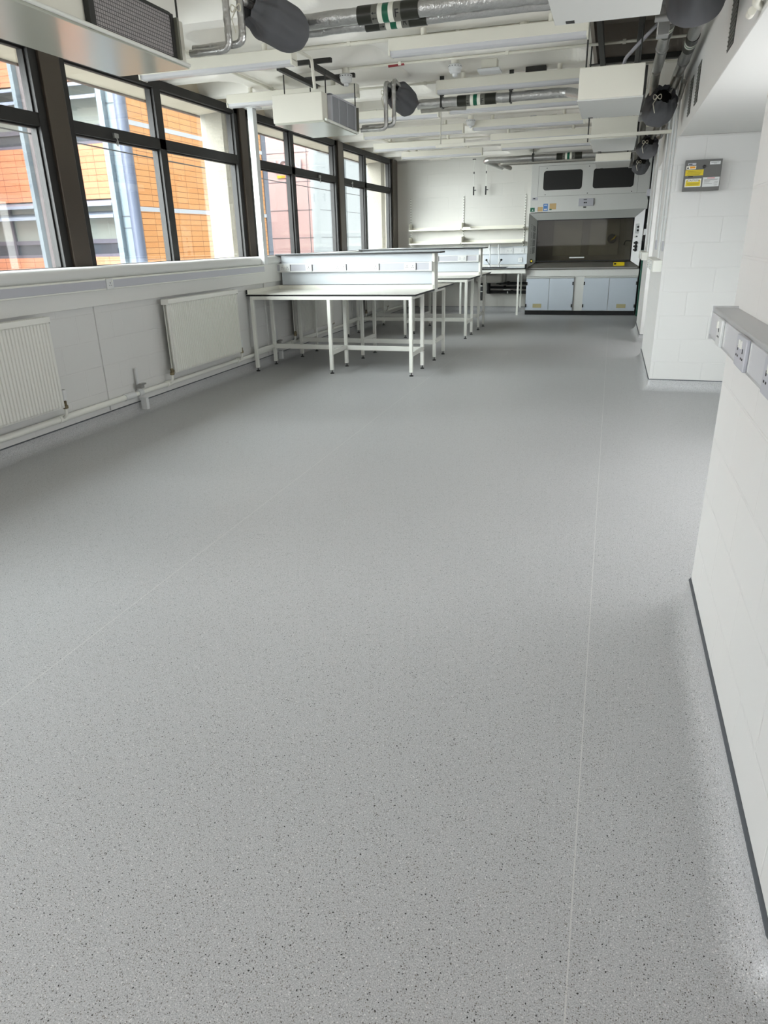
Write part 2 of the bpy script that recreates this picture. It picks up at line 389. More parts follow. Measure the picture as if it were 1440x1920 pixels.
# coved skirting swept round the room, dark cap strip on top
def cove(path, name):
    prof = [(0.0, 0.1), (0.012, 0.1), (0.014, 0.095)]+[(0.055+0.041*math.cos(R_(a)), 0.045+0.041*math.sin(R_(a))-0.001) for a in (180, 200, 220, 240, 260, 270)]
    prof = [(0.0, 0.100), (0.008, 0.100), (0.0085, 0.085)]+[(0.0885-0.080*math.cos(R_(a)), 0.0805-0.080*math.sin(R_(a))) for a in (10, 22, 34, 46, 58, 70, 80, 87)]+[(0.105, -0.002)]
    cap = [(0.0, 0.107), (0.010, 0.107), (0.0115, 0.104), (0.0095, 0.0995), (0.0, 0.0995)]
    def sweep(prof, nm, m, closed=False):
        mb = MB(); n = len(prof); k = 0
        P = [Vector((p[0], p[1])) for p in path]
        for i, p in enumerate(P):
            ds = []
            if i > 0: ds.append((P[i]-P[i-1]).normalized())
            if i < len(P)-1: ds.append((P[i+1]-P[i]).normalized())
            ns = [Vector((-d.y, d.x)) for d in ds]
            if len(ns) == 1: off = ns[0]
            else: off = (ns[0]+ns[1]); off = off/ (1+ns[0].dot(ns[1]))
            for (o, z) in prof: q = p+off*o; mb.v.append((q.x, q.y, z))
        for i in range(len(P)-1):
            for j in range(n-1): a = i*n+j; mb.f.append((a, a+1, a+n+1, a+n))
        return mb.build(nm, m, angle=80)
    b = struct(sweep(prof, name, M['floor']))
    c = sweep(cap, 'cap_strip', M['strip']); c.parent = b
def corner(pts, r=0.03):
    out = [pts[0]]
    for i in range(1, len(pts)-1):
        p = Vector(pts[i]); a = (Vector(pts[i-1])-p).normalized(); b = (Vector(pts[i+1])-p).normalized()
        out += [tuple(p+a*r), tuple(p+(a+b)*r*0.3), tuple(p+b*r)]
    return out+[pts[-1]]
cove([(1.6, 1.17), (0.46, 1.17), (0.446, 1.174), (0.44, 1.19), (0.44, 2.85), (0.446, 2.864), (0.46, 2.87), (1.6, 2.87), (1.6, 7.43), (0.485, 7.43), (0.471, 7.434), (0.465, 7.45), (0.465, 9.5), (1.6, 9.5), (1.6, 10.93), (0.485, 10.93), (0.485, 12.5)], 'baseboard_right')
cove([(0.6, YB), (XL, YB)], 'baseboard_back')
cove([(XL, YB), (XL, YR)], 'baseboard_left')

# ------------------------------------------------------------------ window wall
posts = [(-1.14, -0.76), (1.93, 2.31), (5.03, 5.42), (8.2, 8.53), (11.45, 11.85), (14.5, 15.0)]
minors = [0.53, 3.62, 6.69, 9.82, 12.96]
for i, (a, b) in enumerate(posts):
    j = 0.085
    struct(MB().box(-4.42, -4.30, a+j, b-j, 1.31, ZC).build('trim_%d' % (i+2), M['bronze'], bevel=0.006))
def pane(par, ya, yb, za, zb):
    MB().box(-4.386, -4.380, ya, yb, za, zb).build('window_pane', M['glass'], par)
for i in range(5):
    a = posts[i][1]-0.085; b = posts[i+1][0]+0.085; m_ = minors[i]
    f = MB()
    f.box(-4.43, -4.325, a, b, 2.87, ZC)
    f.box(-4.43, -4.335, a, b, 1.29, 1.313)
    f.box(-4.43, -4.33, a, b, 2.345, 2.44)
    for (p, q) in ((a, a+0.085), (b-0.085, b)): f.box(-4.43, -4.325, p, q, 1.31, ZC)
    f.box(-4.43, -4.33, m_-0.055, m_+0.055, 1.31, ZC)
    # glazing beads
    for (p, q) in ((a+0.085, m_-0.055), (m_+0.055, b-0.085)):
        for (u, v) in ((1.313, 2.345), (2.44, 2.87)):
            f.box(-4.40, -4.36, p, p+0.014, u, v); f.box(-4.40, -4.36, q-0.014, q, u, v)
            f.box(-4.40, -4.36, p, q, v-0.014, v)
    w_ = struct(f.build('window_%d' % (i+1), M['frame'], bevel=0.003))
    for (p, q) in ((a+0.085, m_-0.055), (m_+0.055, b-0.085)):
        pane(w_, p, q, 1.313, 2.345); pane(w_, p, q, 2.44, 2.87)
    if i in (2, 3, 4):
        yy = {2: 5.94, 3: 10.75, 4: 12.2}[i]
        h = MB().box(-4.335, -4.31, yy-0.03, yy+0.03, 2.365, 2.40)
        h.tube([(-4.315, yy, 2.37), (-4.31, yy+0.012, 2.335), (-4.31, yy, 2.30), (-4.31, yy-0.018, 2.315), (-4.31, yy-0.006, 2.335)], 0.004, 8)
        h.build('window_catch', M['steel'], w_)

# own building outside the glass
ext = MB(); ext.prism([(-4.43, 2.93), (-4.87, 2.90), (-4.87, 3.34), (-4.43, 3.34)], 'y', YR, 24)
struct(ext.build('exterior_soffit', M['soff']))
struct(MB().box(-4.89, -4.86, YR, 24, 2.885, 2.93).build('exterior_drip', mat('drip_brown', (92,70,58), 0.8, var=0.3, vscale=5)))
struct(MB().box(-4.90, -4.5, YR, 24, -1, 1.22).build('exterior_sill', M['beigec']))
for yy in (2.15, 8.33, 14.62):
    f = MB(); f.prism([(-4.86, yy+0.03), (-4.83, yy), (-4.56, yy), (-4.50, yy+0.05), (-4.43, yy-0.02), (-4.43, yy+0.5), (-4.86, yy+0.5)], 'z', 1.2, 2.93)
    struct(f.build('exterior_fin', M['beigec']))
struct(MB().box(-17, -4.9, -12, 60, -6.2, -6.0).build('exterior_road', M['road']))

# ------------------------------------------------------------------ neighbouring building
nb = thing('neighbouring_building', 'orange terracotta tiled building with grey columns and louvres across the street', 'building', (-16.3, 22.45, -6))
MB().box(-46, -16.9, 22.75, 33.3, -6, 13.5).build('core_wall', M['mull'], nb)
MB().box(-46, -23.3, 6, 22.45, -6, 14.5).build('sun_block', M['tileL'], nb)  # unseen block added to keep the sun off the left facade
for s in (-3.62, 0.0, 3.62):
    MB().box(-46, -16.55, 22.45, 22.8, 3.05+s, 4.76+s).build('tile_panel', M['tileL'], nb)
    if s < 3:
        pass
    gu = MB().box(-46, -16.9, 22.70, 22.76, 1.72+s, 3.05+s).build('upper_glazing', M['glassl'], nb)
    gd = MB().box(-46, -16.9, 22.69, 22.76, 1.22+s, 1.62+s).build('lower_glazing', M['glassd'], nb)
    fr = MB().box(-46, -16.9, 22.62, 22.72, 1.60+s, 1.74+s).box(-46, -16.9, 22.5, 22.72, 1.12+s, 1.24+s)
    x = -45.9
    while x < -17:
        fr.box(x, x+0.09, 22.60, 22.71, 1.2+s, 3.05+s); x += 1.62
    fr.build('glazing_frame', M['mull'], nb)
    xs = [(-46, -19.45), (-18.95, -16.6)]
    for (a, b) in xs:
        for (z0_, z1_) in ((2.42, 2.66), (2.80, 3.03)):
            p = [(22.6, z1_+s), (22.05, z0_+0.10+s), (22.02, z0_+s), (22.10, z0_+s), (22.6, z1_-0.06+s)]
            MB().prism(p, 'x', a, b).build('louvre', M['louvre'], nb)
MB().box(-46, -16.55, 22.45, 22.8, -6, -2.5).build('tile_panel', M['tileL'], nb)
# main street face
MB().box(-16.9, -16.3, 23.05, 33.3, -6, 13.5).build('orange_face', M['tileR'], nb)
for z in (-2.85, -0.10, 2.71, 5.45, 8.2, 11.0):
    MB().box(-16.32, -16.26, 23.05, 33.3, z-0.075, z+0.075).build('metal_band', M['bandm'], nb)
MB().box(-16.9, -16.22, 22.8, 23.1, -6, 13.5).build('corner_strip', M['bandm'], nb)
MB().box(-16.9, -16.25, 33.3, 33.75, -6, 13.5).build('end_strip', M['colgrey'], nb)
for (xa, xb, ya, m_) in ((-19.32, -19.17, 21.4, 'bluegrey'), (-16.32, -16.12, 21.7, 'bluegrey'), (-16.12, -15.82, 21.9, 'bluegrey')):
    MB().box(xa, xb, ya, ya+0.5, -6, 13.5).build('fin', M[m_], nb)
MB().box(-19.17, -18.8, 21.6, 21.9, -6, 13.5).build('column_casing', mat('casing', (130,122,122), 0.3), nb)
MB().cyl((-18.78, 21.75, -6), (-18.78, 21.75, 13.5), 0.16, 20).build('column', M['colgrey'], nb)
MB().cyl((-15.63, 21.95, -6), (-15.63, 21.95, 13.5), 0.19, 20).build('column', M['colgrey'], nb)
for z in (2.05, 2.42, 5.8): MB().box(-16.13, -15.81, 21.88, 21.92, z, z+0.02).build('casing_joint', M['joint'], nb)

# pale pink building further along
pb = thing('panelled_building', 'pale pink and white panelled building beyond the orange one', 'building', (-17.2, 42, -6))
MB().box(-34, -17.5, 42, 60, -6, 14).build('pink_face', M['pink'], pb)
MB().cyl((-17.5, 42.4, -6), (-17.5, 42.4, 14), 0.4, 32).build('rounded_corner', M['pale'], pb)
MB().box(-18, -17.1, 42.4, 45.3, -6, 14).box(-18, -17.1, 47.2, 75, -6, 14).build('white_face', M['pale'], pb)
MB().box(-18, -17.2, 45.3, 47.2, -6, 14).build('glazed_strip', M['glassd'], pb)
jt = MB()
for k in range(-3, 6):
    z = 4.84+1.56*k
    jt.box(-34, -17.45, 41.985, 42.0, z, z+0.025)
    jt.box(-17.11, -17.085, 42.4, 75, z, z+0.02)
for x in (-17.68, -20.6, -23.5, -26.4): jt.box(x, x+0.03, 41.985, 42, -6, 14)
for y in (50.5, 55, 60, 66): jt.box(-17.11, -17.085, y, y+0.03, -6, 14)
jt.build('panel_joints', M['joint'], pb)
text('logo_letters', 'ION', 1.0, (-18.85, 41.94, 5.68), (1,0,0), (0,0,1), mat('logo_grey', (176,172,176), 0.4), pb, 0.03)
for k, (c_) in enumerate(('yellow', 'orange', 'pink', 'red')):
    MB().box(-19.6+0.27*k, -19.34+0.27*k, 41.95, 41.99, 5.08, 5.22).build('logo_bar', M[c_] if c_ != 'pink' else mat('logo_pink', (230,140,160), 0.5), pb)
tag(MB().tube([(-9.0, 4.0+k*1.0, 3.22-0.0022*(k-9)**2*0 - 0.012*k + 0.0006*(k-12)**2) for k in range(0, 44)], 0.012, 6).build('overhead_cable', M['black']),
    'thin black cable strung across the street outside the windows', 'cable')

# ------------------------------------------------------------------ lights (battens)
def batten(xa, xb, yc, zb, label):
    L_ = xb-xa; y = yc+0.06
    t = thing('batten_light', label, 'ceiling light', ((xa+xb)/2, y, zb), 'ceiling batten lights in rows')
    MB().prism([(y-0.055, zb+0.032), (y+0.055, zb+0.032), (y+0.050, zb+0.115), (y-0.050, zb+0.115)], 'x', xa, xb).build('body', M['cream'], t, bevel=0.003)
    MB().prism([(y-0.050, zb+0.034), (y-0.048, zb+0.008), (y-0.03, zb), (y+0.03, zb), (y+0.048, zb+0.008), (y+0.050, zb+0.034)], 'x', xa+0.01, xb-0.01).build('diffuser', M['diff'], t, angle=50)
    for x in (xa, xb-0.012): MB().prism([(y-0.06, zb+0.04), (y-0.056, zb), (y+0.056, zb), (y+0.06, zb+0.04)], 'x', x, x+0.012).build('end_cap', M['cream'], t)
    for x in (xa+0.18*L_, xb-0.18*L_): MB().cyl((x, y, zb+0.11), (x, y, ZC+0.0), 0.022, 14).build('spacer', M['cream'], t)
    return t
lights = [
 (-3.98, -2.56, 5.90, 2.78, 'batten light beside the windows, next to the larger fan unit'),
 (-1.78, -0.30, 5.96, 2.78, 'batten light nearest the camera in the middle row'),
 (-3.95, -2.53, 7.35, 2.78, 'batten light behind the small suspended fan unit by the windows'),
 (-1.78, -0.36, 7.56, 2.78, 'second batten light of the middle row, in front of the silver pipe'),
 (-3.48, -2.06, 8.88, 2.78, 'window row batten ending behind the grey valve bag'),
 (-1.91, -0.47, 8.73, 2.78, 'third batten light of the middle row, just behind the silver pipe'),
 (-3.46, -2.05, 10.30, 2.78, 'batten light of the window row just behind the slanting conduit'),
 (-1.90, -0.48, 10.15, 2.78, 'fourth batten light of the middle row, beside the small round detector'),
 (-3.78, -2.32, 11.75, 2.78, 'last full batten light of the window row before the back wall'),
 (-1.88, -0.43, 11.51, 2.78, 'fifth batten light of the middle row, above the cream bar'),
 (-3.68, -2.26, 13.03, 2.78, 'batten light closest to the back wall above the shelves'),
 (-1.87, -0.46, 12.54, 2.78, 'batten light in front of the fume cupboard, above the far silver pipe'),
]
for a in lights: batten(*a)

# ------------------------------------------------------------------ left fan coil units
def rod(x, y, za, zb, label):
    o = MB().cyl((x, y, za), (x, y, zb), 0.006, 8).build('threaded_rod', M['dksteel'])
def fcu_left(xa, xb, ya, yb, za, zb, f0, f1, label, fm, frame_m):
    t = thing('fan_coil_unit', label, 'air conditioning unit', ((xa+xb)/2, (ya+yb)/2, za))
    MB().box(xa, xb-0.02, ya, f0, za+0.015, zb).box(xa, xb-0.02, f0, yb, za+0.015, zb).build('casing', M['cream'], t, bevel=0.006)
    MB().box(xa+0.01, xb-0.01, ya+0.01, yb+0.005, za, za+0.015).build('gloss_tray', M['gloss'], t, bevel=0.002)
    MB().box(xb-0.02, xb+0.005, f0+0.03, f1, za+0.03, zb-0.01).build('air_filter', fm, t)
    fr = MB().box(xb-0.02, xb+0.012, f0, f0+0.045, za+0.01, zb).box(xb-0.02, xb+0.012, f1, f1+0.03, za+0.02, zb)
    fr.box(xb-0.02, xb+0.012, f0, f1, zb-0.012, zb+0.004)
    if frame_m is not M['dksteel']:
        for k in (1, 2): fr.box(xb, xb+0.01, f0+(f1-f0)*k/3-0.006, f0+(f1-f0)*k/3+0.006, za+0.03, zb)
    fr.build('filter_frame', frame_m, t, bevel=0.002)
    MB().cyl((xb+0.008, ya, za+0.02), (xb+0.008, yb-0.02, za+0.012), 0.010, 12).build('edge_rail', M['whitem'], t)
    MB().box(xb-0.05, xb+0.03, f1+0.035, f1+0.055, za+0.02, zb-0.015).build('end_plate', mat('olive_grey_plate', (112,112,100), 0.5), t)
    for (x, y) in ((xa+0.06, ya+0.15), (xb-0.04, ya+0.15), (xa+0.06, yb-0.12), (xb+0.02, yb-0.12)):
        MB().cyl((x, y, zb-0.01), (x, y, 2.87), 0.006, 8).build('hanger_rod', M['dksteel'], t)
    return t
fcu_left(-3.05, -2.53, 2.30, 4.30, 2.45, 2.69, 3.40, 4.12, 'large cream fan unit with dark mesh filter at top left', M['filter'], M['dksteel'])
fcu_left(-3.03, -2.53, 6.49, 7.38, 2.45, 2.69, 6.62, 7.28, 'smaller cream fan unit with grey cloth filter hanging from black channels', M['filterg'], M['greyp'])
# black channel frame above the small unit
ch = thing('channel_frame', 'black slotted steel channels fixed under ceiling above small fan unit', 'steel frame', (-2.8, 7.0, 2.87))
for x in (-2.95, -2.64): MB().box(x-0.02, x+0.02, 6.5, 7.66, 2.875, 2.915).build('channel', M['dksteel'], ch, bevel=0.003)
for (y, a, b) in ((6.58, -2.90, -2.48), (7.22, -3.0, -2.49)): MB().box(a, b, y-0.02, y+0.02, 2.915, 2.95).build('channel', M['dksteel'], ch, bevel=0.003)
# foil pipes feeding them
def foil_pair(base, mouth, label):
    t = thing('foil_pipes', label, 'pipe', base)
    x, y, z = base; m_ = Vector(mouth)
    for k in (0, 1):
        xv = x+0.26+0.07*k; yv = y+0.04*k
        pts = [(x, yv, z+0.03*k), (xv, yv, z+0.03*k), (xv, yv, m_.z+0.05+0.02*k), tuple(m_+Vector((0.10, 0.14, -0.05+0.03*k)))]
        path = bend(pts, 0.05)
        dense = []
        for a, b in zip(path[:-1], path[1:]):
            a, b = Vector(a), Vector(b); n = max(1, int((b-a).length/0.018))
            dense += [tuple(a.lerp(b, q/n)) for q in range(n)]
        dense.append(path[-1])
        MB().tube(dense, 0.021, 12, wob=0.16).build('pipe', M['foil'], t)
    return t
foil_pair((-2.50, 4.27, 2.52), (-2.16, 4.36, 2.76), 'foil wrapped pipes bending up beside the larger fan unit')
foil_pair((-2.48, 7.33, 2.48), (-2.20, 7.42, 2.83), 'foil wrapped pipes bending up beside the smaller fan unit')

# ------------------------------------------------------------------ insulated valve bags
def bag(a, b, R, label, seed=0, flat=1.0, cord_at=(-0.6, -0.7)):
    """drawstring jacket: open mouth at a, rounded closed end at b"""
    A, B = Vector(a), Vector(b); ax = (B-A); L_ = ax.length; ax.normalize()
    u = ax.cross(Vector((0, 0, 1))); u = u.normalized() if u.length > 0.05 else Vector((1, 0, 0)); v = ax.cross(u).normalized()
    t = thing('valve_bag', label, 'insulation jacket', tuple((A+B)/2), 'grey fabric jackets tied over the pipe valves')
    n = 56; prof = []
    for k in range(7): prof.append((0.05+0.02*k, 0.62+0.03*k*0.4, 1.0))      # gathered collar
    for k in range(1, 9): q = k/8; prof.append((0.17+0.20*q, 0.69+0.31*math.sin(q*math.pi/2), 1-0.75*q))
    for k in range(1, 7): prof.append((0.37+0.30*k/6, 1.0, 0.22))
    for k in range(1, 12): q = k/11; prof.append((0.67+0.33*math.sin(q*math.pi/2), max(0.02, math.cos(q*math.pi/2)**0.8), 0.22*(1-q)))
    prof = [(0.16, 0.50, 0.5), (0.07, 0.58, 0.9)]+prof
    mb = MB()
    for (h, r, w) in prof:
        for j in range(n):
            th = 2*math.pi*j/n
            ww = 1+w*(0.12*math.sin(7*th+seed)+0.08*math.sin(13*th+2.3*seed))+0.10*noise.noise(Vector((math.cos(th)*1.4+seed, math.sin(th)*1.4, h*3)))
            p = A+ax*(L_*h*(1+0.05*w*math.sin(5*th+seed)))+(u*math.cos(th)+v*math.sin(th)*flat)*(R*r*ww)
            mb.v.append(tuple(p))
    m_ = len(prof)
    for i in range(m_-1):
        for j in range(n):
            q = (j+1) % n; mb.f.append((i*n+j, i*n+q, (i+1)*n+q, (i+1)*n+j))
    mb.f.append(tuple((m_-1)*n+j for j in range(n)))
    mb.build('jacket', M['bag'], t, angle=80)
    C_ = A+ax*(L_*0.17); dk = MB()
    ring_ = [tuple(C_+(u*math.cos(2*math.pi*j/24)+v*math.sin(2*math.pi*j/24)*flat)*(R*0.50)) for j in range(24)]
    dk.poly(ring_).poly([tuple(Vector(p)+ax*0.01) for p in ring_][::-1]).build('mouth_shade', M['dark'], t)  # near-black disc puts the shade inside the mouth into colour
    w = A+ax*(L_*0.10)+Vector((cord_at[0]*R*0.7, -R*0.75, cord_at[1]*R*0.3))
    lp = [w+Vector((0.032*math.sin(q), -0.01, 0.018*math.sin(2*q))) for q in [k*math.pi/10 for k in range(21)]]
    MB().tube([tuple(p) for p in lp], 0.0035, 6).tube([tuple(w), tuple(w+Vector((-0.03, -0.01, -0.05))), tuple(w+Vector((-0.01, -0.01, -0.12)))], 0.0035, 6).build('draw_cord', M['cord'], t)
    return t
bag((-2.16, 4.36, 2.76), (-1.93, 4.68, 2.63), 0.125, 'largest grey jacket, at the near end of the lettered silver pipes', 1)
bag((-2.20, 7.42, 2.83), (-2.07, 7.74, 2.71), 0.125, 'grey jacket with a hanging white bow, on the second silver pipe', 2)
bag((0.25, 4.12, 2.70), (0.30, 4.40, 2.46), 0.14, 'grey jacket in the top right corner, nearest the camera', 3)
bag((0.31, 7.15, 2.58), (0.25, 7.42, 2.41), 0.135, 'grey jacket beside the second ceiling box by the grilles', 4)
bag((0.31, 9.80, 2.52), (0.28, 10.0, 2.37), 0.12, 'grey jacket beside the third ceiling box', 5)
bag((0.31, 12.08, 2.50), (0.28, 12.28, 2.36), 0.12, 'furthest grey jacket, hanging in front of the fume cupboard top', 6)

# ------------------------------------------------------------------ silver pipes across the ceiling
def band_set(t, x0_, x1_, yy, zz, r, letter):
    segs = [(0.0, 0.24, 'olive'), (0.24, 0.34, 'bandg'), (0.34, 0.42, 'bandw'), (0.42, 0.52, 'green'), (0.52, 0.60, 'bandw'), (0.60, 0.72, 'bandg'), (0.72, 1.0, 'olive')]
    for (a, b, m_) in segs:
        xa, xb = x0_+(x1_-x0_)*a, x0_+(x1_-x0_)*b
        MB().cyl((xa, yy, zz), (xb, yy, zz), r+0.003, 24).build('marker_band', M[m_], t)
    x = x0_+(x1_-x0_)*0.66
    nrm = Vector((0, -0.9, -0.43))
    text('letter', letter, r*1.3, (x, yy-(r+0.004)*0.9, zz-(r+0.004)*0.43), (1,0,0), (0,-0.43,0.9), M['ink'], t)
    x = x0_+(x1_-x0_)*0.29; ww = abs(x1_-x0_)*0.04
    c = Vector((x, yy, zz))+nrm*(r+0.005); U = Vector((0,-0.43,0.9))
    for s in (-1, 1):
        b = c+U*(s*r*0.3); d = 1 if letter == 'R' else -1
        MB().poly([tuple(b+Vector((-ww*d,0,0))+U*0.0016), tuple(b+Vector((-ww*d,0,0))-U*0.0016), tuple(b+Vector((ww*0.2*d,0,0))-U*0.0016), tuple(b+Vector((ww*0.2*d,0,0))-U*0.007), tuple(b+Vector((ww*d,0,0))), tuple(b+Vector((ww*0.2*d,0,0))+U*0.007), tuple(b+Vector((ww*0.2*d,0,0))+U*0.0016)]).build('arrow', M['ink'], t)
def wob_path(xa, xb, y, z, n=22, amp=0.003):
    return [(xa+(xb-xa)*i/n, y+amp*random.uniform(-1,1), z+amp*random.uniform(-1,1)) for i in range(n+1)]
t = thing('flow_pipe', 'thicker silver foil pipe lettered F crossing the ceiling', 'pipe', (-1.2, 4.75, 2.735))
MB().tube(wob_path(-1.98, -0.34, 4.75, 2.735), 0.044, 20, wob=0.05).build('lagging', M['foil'], t)
band_set(t, -1.60, -1.22, 4.75, 2.735, 0.047, 'F')
t = thing('return_pipe', 'thinner silver foil pipe lettered R just under the F pipe', 'pipe', (-1.2, 4.86, 2.712))
MB().tube(wob_path(-1.98, -0.34, 4.86, 2.712), 0.032, 20, wob=0.05).build('lagging', M['foil'], t)
band_set(t, -1.59, -1.20, 4.86, 2.712, 0.034, 'R')
t = thing('flow_pipe', 'silver pipe running from hanging bag to the second ceiling box', 'pipe', (-1.2, 7.7, 2.72))
MB().tube([(-2.0, 7.7, 2.72)]+wob_path(-1.95, -0.62, 7.7, 2.725, 18)+bend([(-0.60, 7.7, 2.725), (-0.52, 7.68, 2.72), (-0.34, 7.2, 2.60)], 0.05), 0.043, 20, wob=0.03).build('lagging', M['foil'], t)
MB().tube(wob_path(-1.98, -1.52, 7.78, 2.685, 10), 0.028, 14, wob=0.06).build('lower_lagging', M['foild'], t)
band_set(t, -1.59, -1.21, 7.7, 2.725, 0.046, 'F')
for x in (-1.07, -1.75):
    MB().box(x-0.008, x+0.008, 7.65, 7.75, 2.675, 2.78).box(x-0.02, x+0.02, 7.69, 7.71, 2.78, ZC).build('pipe_clip', M['dksteel'], t)
t = thing('flow_pipe', 'furthest silver pipe ending in an elbow before the back wall', 'pipe', (-1.3, 12.8, 2.67))
MB().tube(bend([(-2.0, 13.6, 2.62), (-2.16, 12.82, 2.66), (-2.1, 12.8, 2.67)], 0.05)+wob_path(-2.05, -0.30, 12.8, 2.668, 18, 0.002), 0.045, 20, wob=0.03).build('lagging', M['foil'], t)
MB().tube(bend([(-1.85, 13.6, 2.60), (-1.95, 12.95, 2.62), (-0.3, 12.92, 2.62)], 0.08), 0.034, 16).build('lower_lagging', M['foild'], t)
band_set(t, -1.0, -0.60, 12.8, 2.668, 0.048, 'F')
MB().box(-1.39, -1.36, 12.75, 12.85, 2.61, 2.73).cyl((-1.375, 12.8, 2.72), (-1.375, 12.8, ZC), 0.008, 8).build('pipe_clip', M['dksteel'], t)

# mains running along the right side
def main(x, ya, yb, z, r, by, label):
    t = thing('main_pipe', label, 'pipe', (x, (ya+yb)/2, z))
    n = 26
    MB().tube([(x+0.004*math.sin(i*1.7), ya+(yb-ya)*i/n, z) for i in range(n+1)], r, 20, wob=0.05).build('lagging', M['foil'], t)
    for (d0, d1, m_) in ((0, .14, 'olive'), (.14, .175, 'bandw'), (.175, .20, 'green'), (.20, .235, 'bandw'), (.235, .38, 'olive')):
        MB().cyl((x, by+d0, z), (x, by+d1, z), r+0.003, 22).build('marker_band', M[m_], t)
    for yy in (ya+0.9, by+0.75, yb-0.8): MB().cyl((x, yy, z), (x, yy+0.05, z), r+0.006, 20).build('joint_tape', M['steel'], t)
    return t
main(0.215, 3.4, 13.4, 2.72, 0.040, 5.45, 'left of the two long silver mains under the right ceiling edge')
main(0.400, 3.4, 13.4, 2.72, 0.040, 5.95, 'right of the two long silver mains, against the bulkhead')
for (yy, lb) in ((4.3, 'short silver drops above the nearest right jacket'), (7.3, 'short silver drops above the jacket by the second ceiling box'), (9.9, 'short silver drops above the jacket by the third box'), (12.2, 'short silver drops above the furthest jacket')):
    t = thing('branch_pipes', lb, 'pipe', (0.3, yy, 2.6))
    MB().tube(bend([(0.215, yy-0.35, 2.70), (0.215, yy-0.12, 2.66), (0.22, yy-0.02, 2.50)], 0.05), 0.034, 14, wob=0.06).build('pipe', M['foild'], t)
    MB().tube(bend([(0.40, yy-0.10, 2.70), (0.36, yy-0.05, 2.60), (0.33, yy, 2.50)], 0.05), 0.034, 14, wob=0.06).build('pipe', M['foild'], t)
    MB().tube(bend([(0.10, yy+0.02, 2.46), (0.20, yy+0.02, 2.46), (0.24, yy+0.05, 2.5)], 0.03), 0.018, 12).build('tail_pipe', M['steel'], t)
    MB().box(0.12, 0.18, yy+0.18, yy+0.26, 2.42, 2.60).build('fan_motor_box', M['steel'], t, bevel=0.004)
    MB().tube(bend([(0.44, yy-0.3, 2.62), (0.44, yy+0.1, 2.55), (0.30, yy+0.2, 2.52)], 0.05), 0.02, 12, wob=0.05).build('drain_pipe', M['foild'], t)

# right fan coil units
def fcu_right(xa, xb, ya, yb, zb, label, lip=0):
    t = thing('fan_coil_box', label, 'air conditioning unit', ((xa+xb)/2, ya, 2.42), 'cream ceiling boxes in the right row')
    MB().box(xa, xb, ya, yb, 2.425, zb).build('casing', M['cream'], t, bevel=0.004)
    MB().box(xa-0.004, xb+0.004, ya+0.004, yb, 2.415, 2.425).build('base_panel', M['panelgrey'], t, bevel=0.002)
    MB().box(xb, xb+0.02, ya+0.05, yb-0.05, 2.44, zb-0.01).build('side_grille', M['dksteel'], t)
    for (x, y) in ((xa+0.04, ya+0.1), (xb-0.04, ya+0.1), (xa+0.04, yb-0.1), (xb-0.04, yb-0.1)):
        MB().cyl((x, y, zb), (x, y, ZC), 0.006, 8).build('hanger_rod', M['dksteel'], t)
    MB().box(xa+0.05, xa+0.09, yb-0.06, yb-0.02, 2.4125, 2.415).build('rating_plate', M['dksteel'], t)
    return t
fcu_right(-0.36, 0.11, 3.17, 4.07, 2.64, 'nearest ceiling box of the right row, cut by the top of the frame')
fcu_right(-0.355, 0.113, 6.22, 7.12, 2.635, 'second ceiling box, the largest one fully seen on the right')
fcu_right(-0.33, 0.135, 8.65, 9.88, 2.62, 'third ceiling box, behind the thin cream bar')
fcu_right(-0.34, 0.125, 11.15, 12.22, 2.52, 'last and smallest looking ceiling box, in front of the fume cupboard')
# steel channels in the ceiling opening
ch = thing('channel_frame', 'black slotted channels across the dark ceiling opening on the right', 'steel frame', (0.1, 7.0, 2.93))
for x in (-0.235, 0.06): MB().box(x-0.022, x+0.022, 6.15, 7.95, 2.90, 2.945).build('channel', M['dksteel'], ch, bevel=0.003)
for (y, a, b) in ((6.28, -0.36, 0.5), (7.80, -0.36, 0.5)): MB().box(a, b, y-0.035, y+0.035, 2.945, 2.99).build('channel', M['dksteel'], ch, bevel=0.003)
tag(MB().tube(bend([(0.22, 6.45, 2.96), (0.05, 6.75, 2.86), (-0.06, 7.0, 2.80), (0.0, 7.1, 2.64)], 0.1), 0.014, 10).build('flexible_conduit', M['greyp']), 'grey flexible conduit looping down across the dark ceiling opening', 'conduit')
for (y, lb) in ((7.05, 'black steel packer on ceiling between two batten lights'),):
    tag(MB().box(-0.93, -0.74, 7.62, 7.70, 2.80, 2.95).build('steel_bracket', M['dksteel'], bevel=0.004), 'small black steel bracket above the second silver pipe', 'bracket')

# ------------------------------------------------------------------ conduits and fittings on the ceiling
def conduit(pts, label, r=0.011, m_='cream', clips=True):
    t = thing('ceiling_conduit', label, 'conduit', pts[0])
    MB().tube(bend(pts, 0.03), r, 10).build('tube', M[m_], t)
    P = [Vector(p) for p in pts]
    for a, b in zip(P[:-1], P[1:]):
        L_ = (b-a).length; n = int(L_/0.8)
        for k in range(n):
            c = a+(b-a)*((k+0.5)/n)
            MB().box(c.x-0.014, c.x+0.014, c.y-0.016, c.y+0.016, c.z-0.014, min(ZC+0.002, c.z+0.03)).build('saddle_clip', M[m_], t, bevel=0.002)
    return t
conduit([(-3.5, 6.17, 2.935), (0.05, 6.17, 2.935)], 'cream conduit crossing just in front of the nearest middle batten', 0.014)
conduit([(-2.45, 6.97, 2.935), (0.42, 6.97, 2.935)], 'cream conduit linking the nearest detectors')
conduit([(-3.4, 7.88, 2.935), (0.42, 7.88, 2.935)], 'cream conduit crossing above the second middle batten')
conduit([(-3.4, 9.2, 2.935), (0.42, 9.2, 2.935)], 'cream conduit crossing behind the third middle batten')
